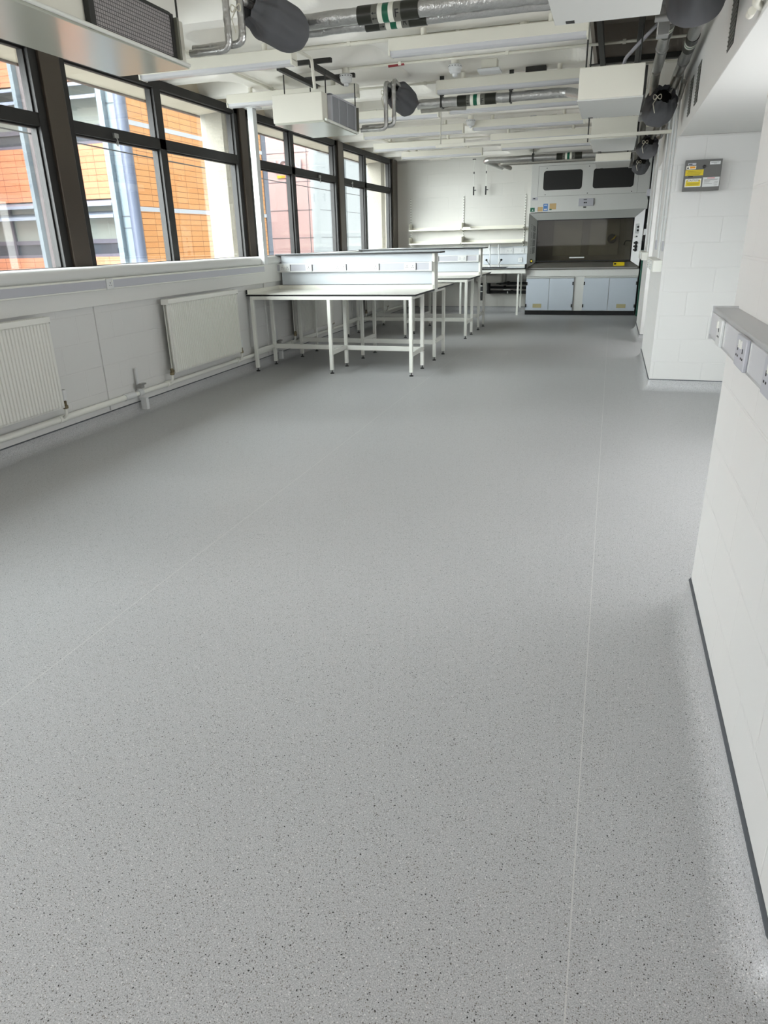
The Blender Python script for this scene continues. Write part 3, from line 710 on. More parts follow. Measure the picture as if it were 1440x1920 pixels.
conduit([(-3.5, 10.75, 2.935), (0.42, 10.75, 2.935)], 'cream conduit crossing behind the round detector')
conduit([(-3.6, 12.1, 2.935), (0.42, 12.1, 2.935)], 'cream conduit crossing near the back of the room')
conduit([(-3.47, 4.9, 2.93), (-3.49, 8.0, 2.93), (-3.55, 13.3, 2.90)], 'long cream conduit running along the window side of ceiling', 0.013)
conduit([(-2.62, 6.15, 2.93), (-2.60, 6.42, 2.92), (-2.60, 6.46, 2.70)], 'bent conduit dropping to the small fan unit', 0.014)
t = thing('suspended_bar', 'thin cream bar hung across the room before the third ceiling box', 'cable tray', (-0.5, 8.3, 2.41))
MB().box(-1.95, 0.46, 8.28, 8.32, 2.395, 2.425).build('bar', M['cream'], t, bevel=0.002)
MB().cyl((-0.345, 8.30, 2.36), (-0.345, 8.30, ZC), 0.006, 8).build('hanger_rod', M['dksteel'], t)
MB().cyl((-1.90, 8.30, 2.42), (-1.90, 8.30, ZC), 0.004, 8).build('hanger_rod', M['cream'], t)
t = thing('hanging_cable', 'thin black rod hanging from ceiling left of the pipes', 'rod', (-2.17, 9.5, ZC))
MB().cyl((-2.172, 9.5, 2.56), (-2.172, 9.5, ZC), 0.006, 8).build('rod', M['dksteel'], t)
MB().cyl((-2.172, 9.5, 2.53), (-2.172, 9.5, 2.57), 0.012, 10).build('end_nut', M['black'], t)
def detector(x, y, label, s=1.0):
    t = thing('smoke_detector', label, 'smoke detector', (x, y, ZC), 'white detectors on the ceiling')
    MB().cyl((x, y, ZC-0.05), (x, y, ZC), 0.035*s, 18).build('conduit_box', M['cream'], t)
    MB().lathe((x, y, ZC-0.05), [(0.052*s, 0), (0.060*s, 0.006), (0.060*s, 0.030), (0.054*s, 0.036), (0.052*s, 0.058), (0.040*s, 0.070), (0.024*s, 0.074), (0.021*s, 0.092), (0.010, 0.098)], 28, 'z', -1).build('head', M['plast'], t, angle=30)
    g = MB()
    for k in range(14):
        a = 2*math.pi*k/14; cx, cy = x+0.056*s*math.cos(a), y+0.056*s*math.sin(a)
        g.box(cx-0.006, cx+0.006, cy-0.006, cy+0.006, ZC-0.070, ZC-0.065)
    g.build('vent_slots', M['ink'], t)
    return t
detector(-1.478, 7.02, 'white smoke detector in the middle, under the red taped conduit')
detector(-2.50, 7.0, 'white smoke detector beside the black channels over the small fan unit')
detector(-1.91, 10.1, 'small far smoke detector between the two rows of battens')
def besa(x, y, label, r=0.04, square=False):
    t = thing('junction_box', label, 'junction box', (x, y, ZC))
    if square:
        MB().box(x-0.10, x+0.10, y-0.07, y+0.09, ZC-0.10, ZC-0.075).build('cover', M['plast'], t, bevel=0.006)
        MB().box(x-0.07, x+0.07, y-0.04, y+0.06, ZC-0.075, ZC).build('box', M['cream'], t, bevel=0.004)
    else:
        MB().cyl((x, y, ZC-0.045), (x, y, ZC), r, 20).build('box', M['cream'], t, bevel=0.003)
        MB().cyl((x, y, ZC-0.05), (x, y, ZC-0.045), r*0.9, 20).build('cover', M['plast'], t)
    return t
besa(-1.20, 7.20, 'square white emitter plate hanging right of the middle smoke detector', square=True)
besa(-0.775, 6.17, 'round cream conduit box left of the nearest right ceiling box')
besa(-2.85, 6.17, 'round conduit box below the largest grey jacket')
t = thing('ceiling_sensor', 'low white sensor with splayed wires among far middle battens', 'sensor', (-1.15, 10.5, ZC))
MB().lathe((-1.15, 10.5, ZC-0.03), [(0.04, 0), (0.10, 0.03), (0.10, 0.045), (0.075, 0.06), (0.02, 0.065)], 24, 'z', -1).cyl((-1.15, 10.5, ZC-0.04), (-1.15, 10.5, ZC), 0.04, 16).build('head', M['plast'], t, angle=40)
MB().tube([(-1.45, 10.5, ZC-0.005), (-1.2, 10.5, ZC-0.03)], 0.008, 8).tube([(-0.85, 10.5, ZC-0.005), (-1.1, 10.5, ZC-0.03)], 0.008, 8).build('wires', M['cream'], t)
tag(MB().cyl((-2.08, 6.97, 2.925), (-1.93, 6.97, 2.932), 0.0118, 10).build('red_tape', mat('dark_red', (140,40,48), 0.5)), 'short red taped length on the ceiling conduit', 'tape')

# ------------------------------------------------------------------ heating
def radiator(y0_, y1_, label):
    t = thing('radiator', label, 'radiator', (XL, (y0_+y1_)/2, 0.29), 'white panel radiators under the windows')
    za, zb = 0.29, 0.985; xf = -3.995
    n = int((y1_-y0_)/0.033); mb = MB(); pts = []
    for k in range(n):
        c = y0_+0.02+(y1_-y0_-0.04)*k/n; w_ = (y1_-y0_-0.04)/n
        pts += [(c, 0), (c+w_*0.30, 0), (c+w_*0.42, 0.009), (c+w_*0.88, 0.009)]
    rows = [(za, -0.012), (za+0.02, 0.0), (zb-0.05, 0.0), (zb-0.03, -0.012)]
    for (z, dx) in rows:
        for (y, d) in pts: mb.v.append((xf-0.009+(d if dx == 0 else 0.003)+dx, y, z))
    N = len(pts)
    for r in range(3):
        for i in range(N-1): a = r*N+i; mb.f.append((a, a+1, a+N+1, a+N))
    mb.build('front_panel', M['radw'], t, angle=25)
    MB().box(xf-0.03, xf-0.012, y0_, y1_, za, zb-0.02).box(-4.07, -4.055, y0_+0.02, y1_-0.02, za, zb-0.02).box(-4.06, xf-0.03, y0_+0.04, y1_-0.04, za+0.02, zb-0.06).build('panels', M['radw'], t, bevel=0.004)
    g = MB().box(-4.065, xf+0.002, y0_, y1_, zb-0.035, zb-0.028)
    k = y0_+0.02
    g.box(xf-0.012, xf+0.004, y0_, y1_, zb-0.04, zb).box(-4.07, -4.06, y0_, y1_, zb-0.04, zb)
    while k < y1_-0.02: g.box(-4.06, xf-0.01, k, k+0.012, zb-0.03, zb-0.004); k += 0.022
    g.build('top_grille', M['radw'], t)
    for y in (y0_-0.004, y1_-0.002): MB().box(-4.07, xf, y, y+0.006, zb-0.05, zb).build('end_cover', M['radw'], t, bevel=0.002)
    for (y, th) in ((y0_-0.03, 0), (y1_+0.03, 1)):
        v = MB().tube(bend([(-4.09, y, 0.19), (-4.035, y, 0.215), (-4.03, y, 0.30)], 0.03), 0.012, 12)
        o = v.build('tail_pipe', M['whitem'], t)
        MB().lathe((-4.03, y, 0.275), [(0.014, 0), (0.022, 0.004), (0.022, 0.026), (0.015, 0.03), (0.015, 0.05), (0.018, 0.055), (0.010, 0.065)], 14).cyl((-4.03, y, 0.31), (-4.03, y-0.05*(1 if th else -1), 0.31), 0.011, 10).build('valve', mat('brass_valve', (126,116,92), 0.35, metal=0.7), t)
        if th: MB().lathe((-4.03, y, 0.34), [(0.012, 0), (0.024, 0.005), (0.024, 0.075), (0.018, 0.085)], 14).build('valve_head', M['plast'], t)
    return t
M['radw'] = mat('radiator_white', (222,222,216), 0.35)
radiator(3.00, 4.37, 'white radiator cut by the left edge of the photo')
radiator(5.92, 7.29, 'white radiator fully seen between left edge and front bench')
radiator(8.88, 10.25, 'white radiator seen through the legs of the front bench')
radiator(11.92, 13.16, 'furthest white radiator, behind the legs of the rear island')
t = thing('heating_pipe', 'long cream heating pipe above the skirting under the windows', 'pipe', (-4.03, 5, 0.2))
MB().tube([(-4.09, YR, 0.19), (-4.09, 5.22, 0.19)], 0.026, 16).tube([(-4.09, 5.22, 0.19), (-4.09, 15.1, 0.19)], 0.022, 16).build('tube', M['whitem'], t)
for y in (4.40, 5.89, 7.32, 8.83, 10.26, 11.77, 13.19): MB().cyl((-4.09, y-0.035, 0.19), (-4.09, y+0.035, 0.19), 0.030, 16).build('tee', M['whitem'], t)
MB().cyl((-4.09, 5.20, 0.19), (-4.09, 5.34, 0.19), 0.031, 18).build('collar', M['plast'], t)
for y in (5.43, 8.4): MB().box(-4.08, -4.02, y-0.02, y+0.02, 0.04, 0.15).box(-4.11, -4.09, y-0.014, y+0.014, 0.22, 0.42).cyl((-4.09, y-0.03, 0.19), (-4.09, y+0.03, 0.19), 0.032, 16).build('wall_bracket', M['plast'], t, bevel=0.004)
for y in (5.43, 8.4): MB().box(-4.085, -4.03, y-0.05, y+0.0, 0.24, 0.275).box(-4.06, -4.02, y-0.05, y+0.02, 0.27, 0.285).build('drain_cock', M['steel'], t, bevel=0.003)

# ------------------------------------------------------------------ sockets / trunking
def socket(par, x, y, z, wid=0.146, face='-y', m_='plast', h=0.086, holes=True, gangs=2):
    """plate on a surface at (x,y,z); face = direction it looks"""
    d = 0.011
    def bx(mb, u0, u1, z0_, z1_, e0, e1):
        if face == '-y': mb.box(x+u0, x+u1, y-e1, y-e0, z+z0_, z+z1_)
        elif face == '+x': mb.box(x+e0, x+e1, y+u0, y+u1, z+z0_, z+z1_)
        else: mb.box(x-e1, x-e0, y+u0, y+u1, z+z0_, z+z1_)
        return mb
    p = bx(MB(), -wid/2, wid/2, -h/2, h/2, 0, d).build('socket_plate', M[m_], par, bevel=0.003)
    if holes:
        hm = MB(); n = gangs
        for g in range(n):
            c = (g-(n-1)/2)*wid*0.5 if n > 1 else 0
            bx(hm, c-0.003, c+0.003, 0.002, 0.014, d, d+0.0012); bx(hm, c-0.015, c-0.007, -0.014, -0.009, d, d+0.0012); bx(hm, c+0.007, c+0.015, -0.014, -0.009, d, d+0.0012)
        o = hm.build('pin_holes', M['ink'], p)
        sw = MB()
        for g in range(n):
            c = (0.012 if g else -0.012) if n > 1 else 0.024
            bx(sw, c-0.006, c+0.006, 0.012, 0.032, d, d+0.004)
        sw.build('rocker', M['whitem'], p)
    return p

t = thing('wall_trunking', 'long white cable trunking along the wall under the window ledge', 'trunking', (-4.08, 3, 1.17))
MB().box(XL+0.028, -4.055, YR, 8.12, 1.125, 1.215).build('channel', M['whitem'], t, bevel=0.004)
MB().box(-4.058, -4.050, YR, 8.12, 1.138, 1.202).build('lid', M['greyp'], t, bevel=0.002)
socket(t, -4.052, 5.19, 1.17, 0.088, '+x', gangs=1)
MB().box(XL+0.028, -4.055, 8.8, 15.2, 1.125, 1.215).build('channel', M['whitem'], t, bevel=0.004)
t = thing('service_riser', 'white boxed riser standing between window post and the front island', 'riser', (-4.0, 8.14, 1.22))
MB().box(-4.09, -4.02, 8.08, 8.17, 1.215, 2.89).build('duct', M['plast'], t, bevel=0.003)
MB().box(-4.11, -3.96, 8.05, 8.20, 2.885, 2.905).build('top_flange', M['plast'], t, bevel=0.003)

# ------------------------------------------------------------------ lab benches
def bench(yf, yb, back_high, label, legsy, spine_side):
    """one run of bench, x from XL to -2.03"""
    xa, xb = (XL+0.02 if spine_side == 'back' else -3.98), -2.03
    t = thing('lab_bench', label, 'bench', ((xa+xb)/2, (yf+yb)/2, 0))
    wt = MB().box(xa+0.002, xb-0.002, yf+0.002, yb-0.002, 0.898, 0.9015).build('worktop', M['wtop'], t)
    MB().box(xa, xb, yf, yb, 0.880, 0.8985).build('worktop_edge', M['black'], wt, bevel=0.002)
    if spine_side:
        us = MB()
        yy = yb-0.014 if spine_side == 'back' else yf
        us.box(xa, xb-0.02, yy, yy+0.014, 0.9015, 0.950)
        us.box(xa, xa+0.014, yf+0.01, yb, 0.9015, 0.950)
        us.build('upstand', M['wtop'], t, bevel=0.001)
        yk = yf if spine_side == 'back' else yb-0.004
        MB().box(xa-0.002, xa+0.015, yf, yf+0.012, 0.9015, 0.951).build('upstand_edge', M['black'], t)
    xs = (max(xa+0.04, -4.035), -3.06, xb-0.055)
    for x in xs:
        for y in legsy:
            lg = MB().box(x-0.02, x+0.02, y-0.02, y+0.02, 0.042, 0.845).build('leg', M['whitem'], t, bevel=0.003)
            MB().lathe((x, y, 0), [(0.024, 0), (0.024, 0.008), (0.008, 0.014), (0.006, 0.014), (0.006, 0.043), (0.004, 0.043)], 16).build('foot', M['rubber'], lg)
        MB().box(x-0.012, x+0.012, legsy[0]+0.02, legsy[1]-0.02, 0.215, 0.265).build('side_rail', M['whitem'], t, bevel=0.002)
        MB().box(x-0.015, x+0.015, legsy[0]-0.02, legsy[1]+0.02, 0.845, 0.880).build('cross_rail', M['whitem'], t, bevel=0.002)
    ys = legsy[1] if spine_side == 'back' else legsy[0]
    MB().box(xs[0], xs[2], ys-0.012, ys+0.012, 0.205, 0.262).build('stretcher', M['whitem'], t, bevel=0.002)
    for y in legsy: MB().box(xs[0]-0.02, xs[2]+0.02, y-0.018, y+0.018, 0.842, 0.880).build('top_rail', M['whitem'], t, bevel=0.002)
    bl = MB()
    for x in xs[1:]:
        for z in (0.222, 0.248): bl.cyl((x+0.0201, ys, z), (x+0.0235, ys, z), 0.005, 8)
    bl.build('bolts', M['ink'], t)
    return t
def spine(y0_, label, socks):
    yf, yb = y0_, y0_+0.15; xa, xb = XL+0.02, -2.03
    t = thing('service_spine', label, 'bench divider', ((xa+xb)/2, y0_+0.075, 0.88))
    MB().box(xa-0.0, -1.955, yf-0.055, yb+0.055, 1.312, 1.330).build('shelf_top', M['white'], t)
    MB().box(xa-0.001, -1.954, yf-0.056, yb+0.056, 1.309, 1.3275).build('shelf_edge', M['black'], t, bevel=0.002)
    for (u, v) in ((0.955, 1.108), (1.215, 1.309)):
        MB().box(xa+0.05, xb-0.035, yf, yf+0.015, u, v).box(xa+0.05, xb-0.035, yb-0.015, yb, u, v).build('panel', M['white'], t, bevel=0.001)
    MB().box(xa+0.045, xb-0.04, yf+0.02, yb-0.02, 0.88, 1.309).build('core', M['frame'], t)
    MB().box(xa+0.003, xb-0.03, yf-0.045, yf+0.01, 1.108, 1.215).build('trunking', M['greyp'], t, bevel=0.003)
    MB().box(xa+0.003, xb-0.03, yf-0.049, yf-0.044, 1.108, 1.124).box(xa+0.003, xb-0.03, yf-0.049, yf-0.044, 1.199, 1.215).box(xb-0.065, xb-0.028, yf-0.05, yf, 1.106, 1.217).build('trunking_rim', M['plast'], t, bevel=0.002)
    MB().box(xb-0.035, xb-0.002, yf-0.012, yb+0.012, 0.86, 1.309).build('end_post', M['whitem'], t, bevel=0.002)
    for (x, wd) in socks:
        socket(t, x, yf-0.045, 1.161, wd, '-y', gangs=2 if wd > 0.1 else 1)
        MB().box(x+wd/2+0.002, x+wd/2+0.007, yf-0.0475, yf-0.044, 1.124, 1.199).build('lid_joint', M['ink'], t)
    return t
SK = [(-3.99, 0.146), (-3.66, 0.088), (-3.23, 0.146), (-2.77, 0.088), (-2.33, 0.146)]
for (y0_, wd, g) in ((8.63, 'front island', 0), (11.88, 'rear island', 1)):
    bench(y0_-0.93, y0_-0.01, True, 'white topped steel framed bench on the near side of the %s' % wd, (y0_-0.96+0.03, y0_-0.42), 'back')
    bench(y0_+0.16, y0_+1.09, True, 'white topped bench on the far side of the %s' % wd, (y0_+0.21, y0_+0.73), 'front')
    spine(y0_, 'white upright divider with black edged shelf and sockets on the %s' % wd, SK)

# ------------------------------------------------------------------ shelves on back wall
for (x, nm) in ((-4.23, 'slotted shelf upright beside the window corner'), (-2.99, 'middle slotted shelf upright on back wall'), (-1.74, 'slotted shelf upright next to the fume cupboard')):
    t = thing('shelf_upright', nm, 'shelf rail', (x+0.02, YB, 1.26))
    xx = max(x, XL+0.02)
    MB().box(xx-0.012, xx+0.014, YB-0.014, YB, 1.26, 2.27).build('rail', M['whitem'], t, bevel=0.002)
    s = MB(); z = 1.29
    while z < 2.25: s.box(xx-0.006, xx+0.008, YB-0.0155, YB-0.014, z, z+0.022); z += 0.05
    s.build('slots', mat('slot_grey', (110,110,106), 0.7), t)
for (xa, xb, z, lb) in ((-4.09, -3.00, 1.655, 'upper left cream wall shelf beside the window'), (-2.98, -1.74, 1.655, 'upper right cream wall shelf near the fume cupboard'),
                        (-4.09, -3.00, 1.39, 'lower left cream wall shelf beside the window'), (-2.98, -1.74, 1.39, 'lower right cream wall shelf above the sink')):
    t = thing('wall_shelf', lb, 'shelf', ((xa+xb)/2, YB, z), 'cream metal shelves on the back wall')
    MB().box(xa, xb, YB-0.26, YB-0.016, z-0.005, z).box(xa, xb, YB-0.262, YB-0.257, z-0.028, z).build('board', M['cream'], t, bevel=0.001)
    MB().box(xa, xb, YB-0.022, YB-0.016, z, z+0.04).build('back_lip', M['cream'], t)
    MB().box(xa, xa+0.004, YB-0.25, YB-0.016, z-0.02, z+0.11).build('bookend', M['cream'], t)
    MB().prism([(YB-0.25, z-0.008), (YB-0.016, z-0.06), (YB-0.016, z-0.004), (YB-0.25, z-0.004)], 'x', xb-0.004, xb).build('bracket', M['cream'], t)
tag(MB().box(-2.96, -2.80, YB-0.24, YB-0.12, 1.655, 1.68).build('flat_carton', M['whitem'], bevel=0.003), 'small flat white carton lying on the upper right shelf', 'box')
# hanging drops
for (x, lb) in ((-2.775, 'left of two thin hanging cords on the back wall'), (-2.53, 'right of two thin hanging cords on the back wall')):
    t = thing('hanging_drop', lb, 'cord', (x, YB-0.1, 2.9))
    MB().cyl((x, YB-0.1, 2.42), (x, YB-0.1, 2.93), 0.006, 8).build('cord', M['whitem'], t)
    MB().cyl((x, YB-0.1, 2.66), (x, YB-0.1, 2.70), 0.010, 8).build('bead', M['knob'], t)
    MB().box(x-0.012, x+0.012, YB-0.115, YB-0.085, 2.27, 2.43).box(x, x+0.05, YB-0.11, YB-0.09, 2.355, 2.37).build('clip', M['knob'], t, bevel=0.003)
    MB().box(x-0.03, x+0.03, YB-0.12, YB-0.08, 2.915, 2.93).build('top_hook', M['dksteel'], t)

# ------------------------------------------------------------------ sink bench
sb = thing('sink_bench', 'white bench with sink along the back wall beside fume cupboard', 'bench', (-2.9, 14.9, 0))
y0s = 14.52
MB().box(XL+0.02, -2.62, y0s, YB-0.004, 0.90, 0.9035).box(-2.0, -1.60, y0s, YB-0.004, 0.90, 0.9035).box(-2.62, -2.0, y0s, y0s+0.09, 0.90, 0.9035).box(-2.62, -2.0, YB-0.17, YB-0.004, 0.90, 0.9035).build('worktop', M['white'], sb)
MB().box(XL+0.02, -1.60, y0s-0.002, y0s+0.02, 0.882, 0.901).box(-1.615, -1.60, y0s-0.002, YB-0.004, 0.882, 0.97).build('worktop_edge', M['black'], sb)
MB().box(XL+0.02, -1.60, y0s+0.03, y0s+0.05, 0.80, 0.882).build('apron', M['whitem'], sb)
MB().box(-2.62, -2.0, y0s+0.088, y0s+0.094, 0.86, 0.9045).box(-2.62, -2.0, YB-0.176, YB-0.17, 0.86, 0.9045).build('sink_rim', M['black'], sb)
sk = MB(); rr = rrect(-2.60, -2.02, 14.64, 15.06, 0.09)
n = len(rr); 
for (z, k) in ((0.88, 0.0), (0.66, 0.0), (0.62, 0.05), (0.615, 0.10)):
    cx, cy = -2.31, 14.85
    for (x, y) in rr: sk.v.append((x+(cx-x)*k*1.5, y+(cy-y)*k*1.5, z))
for i in range(3):
    for j in range(n): q = (j+1) % n; sk.f.append((i*n+j, i*n+q, (i+1)*n+q, (i+1)*n+j))
sk.f.append(tuple(3*n+j for j in range(n)))
so = sk.build('sink_bowl', mat('sink_grey', (120,118,112), 0.4, metal=0.3, var=0.12, vscale=12), sb, angle=50)
MB().box(-2.36, -2.27, 14.634, 14.639, 0.80, 0.84).build('sink_label', M['plast'], so)
MB().cyl((-2.48, 14.78, 0.615), (-2.48, 14.78, 0.54), 0.035, 14).cyl((-2.48, 14.78, 0.56), (-2.48, 14.78, 0.30), 0.045, 16).cyl((-2.48, 14.78, 0.30), (-2.48, 14.78, 0.27), 0.038, 16).build('waste_trap', M['rubber'], sb)
MB().cyl((-2.48, 14.78, 0.55), (-2.48, 14.78, 0.56), 0.05, 16).cyl((-2.48, 14.78, 0.44), (-2.48, 14.78, 0.45), 0.05, 16).build('trap_ring', M['whitem'], sb)
for x in (-1.74, -2.9, -3.9):
    MB().box(x-0.018, x+0.018, 14.60, 14.636, 0.0, 0.80).box(x-0.015, x+0.015, 15.12, 15.15, 0.1, 0.80).build('leg', M['whitem'], sb)
MB().box(-2.55, -1.66, YB-0.02, YB-0.003, 0.95, 1.29).build('splash_panel', M['white'], sb)
t = thing('black_waste_pipes', 'black plastic waste pipes on wall below the sink', 'pipe', (-2.1, 15.15, 0.5))
for (xa, xb, z, r) in ((-2.45, -1.60, 0.41, 0.032), (-2.40, -1.60, 0.50, 0.024), (-2.25, -1.60, 0.585, 0.026)):
    MB().cyl((xa, 15.17, z), (xb, 15.17, z-0.01), r, 14).build('pipe', M['rubber'], t)
for (x, z) in ((-2.2, 0.585), (-2.03, 0.585), (-1.85, 0.50), (-2.1, 0.5), (-1.95, 0.41)): MB().cyl((x, 15.17, z), (x+0.05, 15.17, z), 0.034, 14).build('coupling', M['rubber'], t)
MB().cyl((-2.40, 15.1, 0.38), (-2.40, 15.1, 0.62), 0.035, 14).build('stack', M['rubber'], t)
MB().box(-2.1, -1.96, 15.13, 15.14, 0.445, 0.47).box(-2.02, -2.0, 15.13, 15.14, 0.38, 0.42).build('pipe_label', M['plast'], t)
for (x, d, lb) in ((-2.40, -1, 'left white swan neck tap at the back sink'), (-2.215, 1, 'right white swan neck tap at the back sink')):
    t = thing('swan_neck_tap', lb, 'tap', (x, 15.12, 0.9))
    p = [(x, 15.12, 0.903), (x, 15.12, 1.28)]+[(x, 15.12-0.05+0.05*math.cos(a)-0.0, 1.28+0.05*math.sin(a)) for a in [k*math.pi/8 for k in range(1, 9)]]+[(x, 15.02, 1.22)]
    MB().tube(p, 0.011, 12).cyl((x, 15.12, 0.903), (x, 15.12, 0.935), 0.02, 14).build('spout', M['plast'], t)
    MB().tube([(x, 15.11, 0.95), (x+0.055*d, 15.07, 1.03)], 0.007, 8).build('lever', M['steel'], t)
    MB().lathe((x+0.06*d, 15.065, 1.02), [(0.006, 0), (0.022, 0.012), (0.024, 0.028), (0.006, 0.042)], 10).build('handle', M['knob'], t)
t = thing('dado_trunking', 'white dado trunking with sockets on back wall above sink', 'trunking', (-2.9, YB, 1.21))
MB().box(XL+0.02, -1.64, YB-0.05, YB-0.02, 1.15, 1.27).build('channel', M['plast'], t, bevel=0.003)
socket(t, -2.01, YB-0.05, 1.21, 0.146); socket(t, -1.76, YB-0.05, 1.21, 0.088, gangs=1); 
t = thing('socket_outlet', 'small white socket low on the splash panel by fume cupboard', 'socket', (-1.79, YB-0.02, 1.03)); socket(t, -1.79, YB-0.02, 1.03, 0.088, gangs=1)

# ------------------------------------------------------------------ fume cupboard
FX0, FX1, FY = -1.59, 0.525, 14.65
fc = thing('fume_cupboard', 'large grey fume cupboard with dark glass sash against the back wall', 'fume cupboard', (-0.53, 14.95, 0))
MB().box(FX0, FX1-0.01, FY+0.05, YB-0.005, 0.0, 0.085).build('plinth', M['black'], fc)
MB().box(FX0+0.01, FX1-0.02, FY+0.02, YB-0.005, 0.085, 0.86).build('base_carcass', M['panelgrey'], fc)
MB().box(FX0+0.01, FX1-0.01, FY, FY+0.02, 0.735, 0.86).build('front_rail', M['panelgrey'], fc, bevel=0.002)
for (a, b) in ((FX0+0.01, -0.66), (-0.47, FX1-0.015)):
    MB().box(a, b, FY-0.012, FY+0.02, 0.70, 0.728).build('finger_pull', M['hoodgrey'], fc, bevel=0.004)
doors = [(-1.58, -1.135, -1.57, 1), (-1.127, -0.665, -0.68, 0), (-0.475, -0.005, -0.465, 0), (0.003, 0.505, 0.495, 1)]
for i, (a, b, hx, vp) in enumerate(doors):
    d = MB().box(a, b, FY-0.002, FY+0.018, 0.092, 0.695).build('door', M['door'], fc, bevel=0.002)
    MB().box(hx-0.012, hx+0.012, FY-0.008, FY+0.0, 0.15, 0.21).box(hx-0.012, hx+0.012, FY-0.008, FY, 0.57, 0.63).build('hinge', M['knob'], d)
    if vp:
        cx = -1.35 if i == 0 else 0.25
        MB().box(cx-0.085, cx+0.085, FY-0.006, FY-0.002, 0.14, 0.215).build('vent_plate', M['brass'], d, bevel=0.002)
# worktop tray
MB().prism([(FY-0.03, 0.862), (FY-0.03, 0.898), (FY-0.015, 0.905), (FY+0.10, 0.985), (YB-0.05, 0.985), (YB-0.05, 0.862)], 'x', FX0+0.03, FX1-0.03).build('worktop', M['worktop'], fc, bevel=0.002)
MB().box(FX0+0.03, FX1-0.05, FY-0.034, FY-0.03, 0.872, 0.893).build('worktop_lip', M['steel'], fc)
# interior
IX0, IX1, IZ0, IZ1, IY = -1.44, 0.345, 1.0, 1.76, FY+0.10
MB().box(IX0-0.05, IX1+0.05, YB-0.06, YB-0.03, 0.95, 1.95).box(IX0-0.05, IX0-0.02, IY, YB-0.06, 0.95, 1.95).box(IX1+0.02, IX1+0.05, IY, YB-0.06, 0.95, 1.95).box(IX0-0.05, IX1+0.05, IY, YB-0.05, 1.9, 1.95).build('liner', M['lining'], fc)
MB().box(-1.15, -0.60, YB-0.075, YB-0.06, 1.1, 1.8).box(-0.45, 0.10, YB-0.075, YB-0.06, 1.1, 1.8).build('baffle', mat('baffle', (160,156,142), 0.5, var=0.1, vscale=4), fc, bevel=0.003)
MB().tube(bend([(0.33, IY+0.15, 1.35), (0.22, IY+0.15, 1.36), (0.20, IY+0.15, 1.28)], 0.03), 0.008, 8).build('gas_outlet', M['knob'], fc)
MB().lathe((-0.03, YB-0.15, 1.40), [(0.02, 0), (0.08, 0.02), (0.085, 0.03), (0.08, 0.04)], 20, 'y', -1).build('extract_cup', M['boxgrey'], fc)
MB().poly([(-0.06, YB-0.21, 1.36), (0.02, YB-0.21, 1.40), (0.05, YB-0.21, 1.47), (0.0, YB-0.21, 1.42)]).build('yellow_tag', M['yellow'], fc)
# mitred frame
def ring(mb, o, i, yo, yi):
    (ox0, ox1, oz0, oz1), (ix0, ix1, iz0, iz1) = o, i
    O = [(ox0, yo, oz0), (ox1, yo, oz0), (ox1, yo, oz1), (ox0, yo, oz1)]; I = [(ix0, yi, iz0), (ix1, yi, iz0), (ix1, yi, iz1), (ix0, yi, iz1)]
    return O, I
O = [(FX0, FY-0.02, 0.875), (0.50, FY-0.02, 0.905), (FX1-0.01, FY-0.02, 1.905), (FX0, FY-0.02, 1.885)]
I = [(IX0, IY, IZ0), (IX1, IY, IZ0), (IX1, IY, IZ1), (IX0, IY, IZ1)]
MB().quad(O[3], O[2], I[2], I[3]).quad(O[3], O[2], (FX1-0.01, FY+0.3, 1.92), (FX0, FY+0.3, 1.90)).build('frame_top', M['hoodgrey'], fc)
l = MB().quad(O[0], O[3], I[3], I[0]).quad(O[0], (FX0, FY+0.3, 0.875), (FX0, FY+0.3, 1.885), O[3]).build('frame_left', M['hoodgrey'], fc)
def onleft(u, v):
    a = Vector(O[0]).lerp(Vector(O[3]), v); b = Vector(I[0]).lerp(Vector(I[3]), v); return a.lerp(b, u)
lt = MB()
for k in range(30):
    v = 0.24+0.6*k/30
    if k % 8 == 7: continue
    ofs = Vector((0.001, -0.003, 0))
    lt.quad(*[tuple(onleft(u_, v_)+ofs) for (u_, v_) in ((0.55, v), (0.85, v), (0.85, v+0.012), (0.55, v+0.012))])
    if k % 2: lt.quad(*[tuple(onleft(u_, v_)+ofs) for (u_, v_) in ((0.35, v), (0.42, v), (0.42, v+0.02), (0.35, v+0.02))])
lt.build('vent_text_strip', mat('strip_text', (98,99,98), 0.6), l)
kn = onleft(0.45, 0.10)
MB().lathe(tuple(kn), [(0.04, 0), (0.04, 0.012), (0.02, 0.015)], 18, 'y', -1).build('dark_knob', M['knob'], fc)
MB().lathe((kn.x+0.02, kn.y-0.015, kn.z), [(0.018, 0), (0.018, 0.02), (0.008, 0.024)], 14, 'y', -1).build('yellow_knob', M['yellow'], fc)
# control panel on the right
CP = MB().quad(O[2], O[1], I[1], I[2]).quad(O[1], O[2], (FX1-0.01, FY+0.3, 1.92), (0.50, FY+0.3, 0.905))
cp = CP.build('control_panel', M['plast'], fc)
def onright(u, v):
    a = Vector(O[1]).lerp(Vector(O[2]), v); b = Vector(I[1]).lerp(Vector(I[2]), v); return b.lerp(a, u)
for v in (0.275, 0.345, 0.415):
    c = onright(0.42, v)
    MB().lathe(tuple(c), [(0.034, 0), (0.034, 0.01), (0.024, 0.014), (0.022, 0.04), (0.006, 0.044)], 7, 'y', -1).box(c.x-0.045, c.x-0.015, c.y-0.03, c.y, c.z-0.014, c.z+0.014).build('knob', M['knob'], cp)
c = onright(0.45, 0.70)
pl = MB().box(c.x-0.05, c.x+0.04, c.y-0.012, c.y, c.z-0.085, c.z+0.085).build('switch_plate', M['plast'], cp, bevel=0.004)
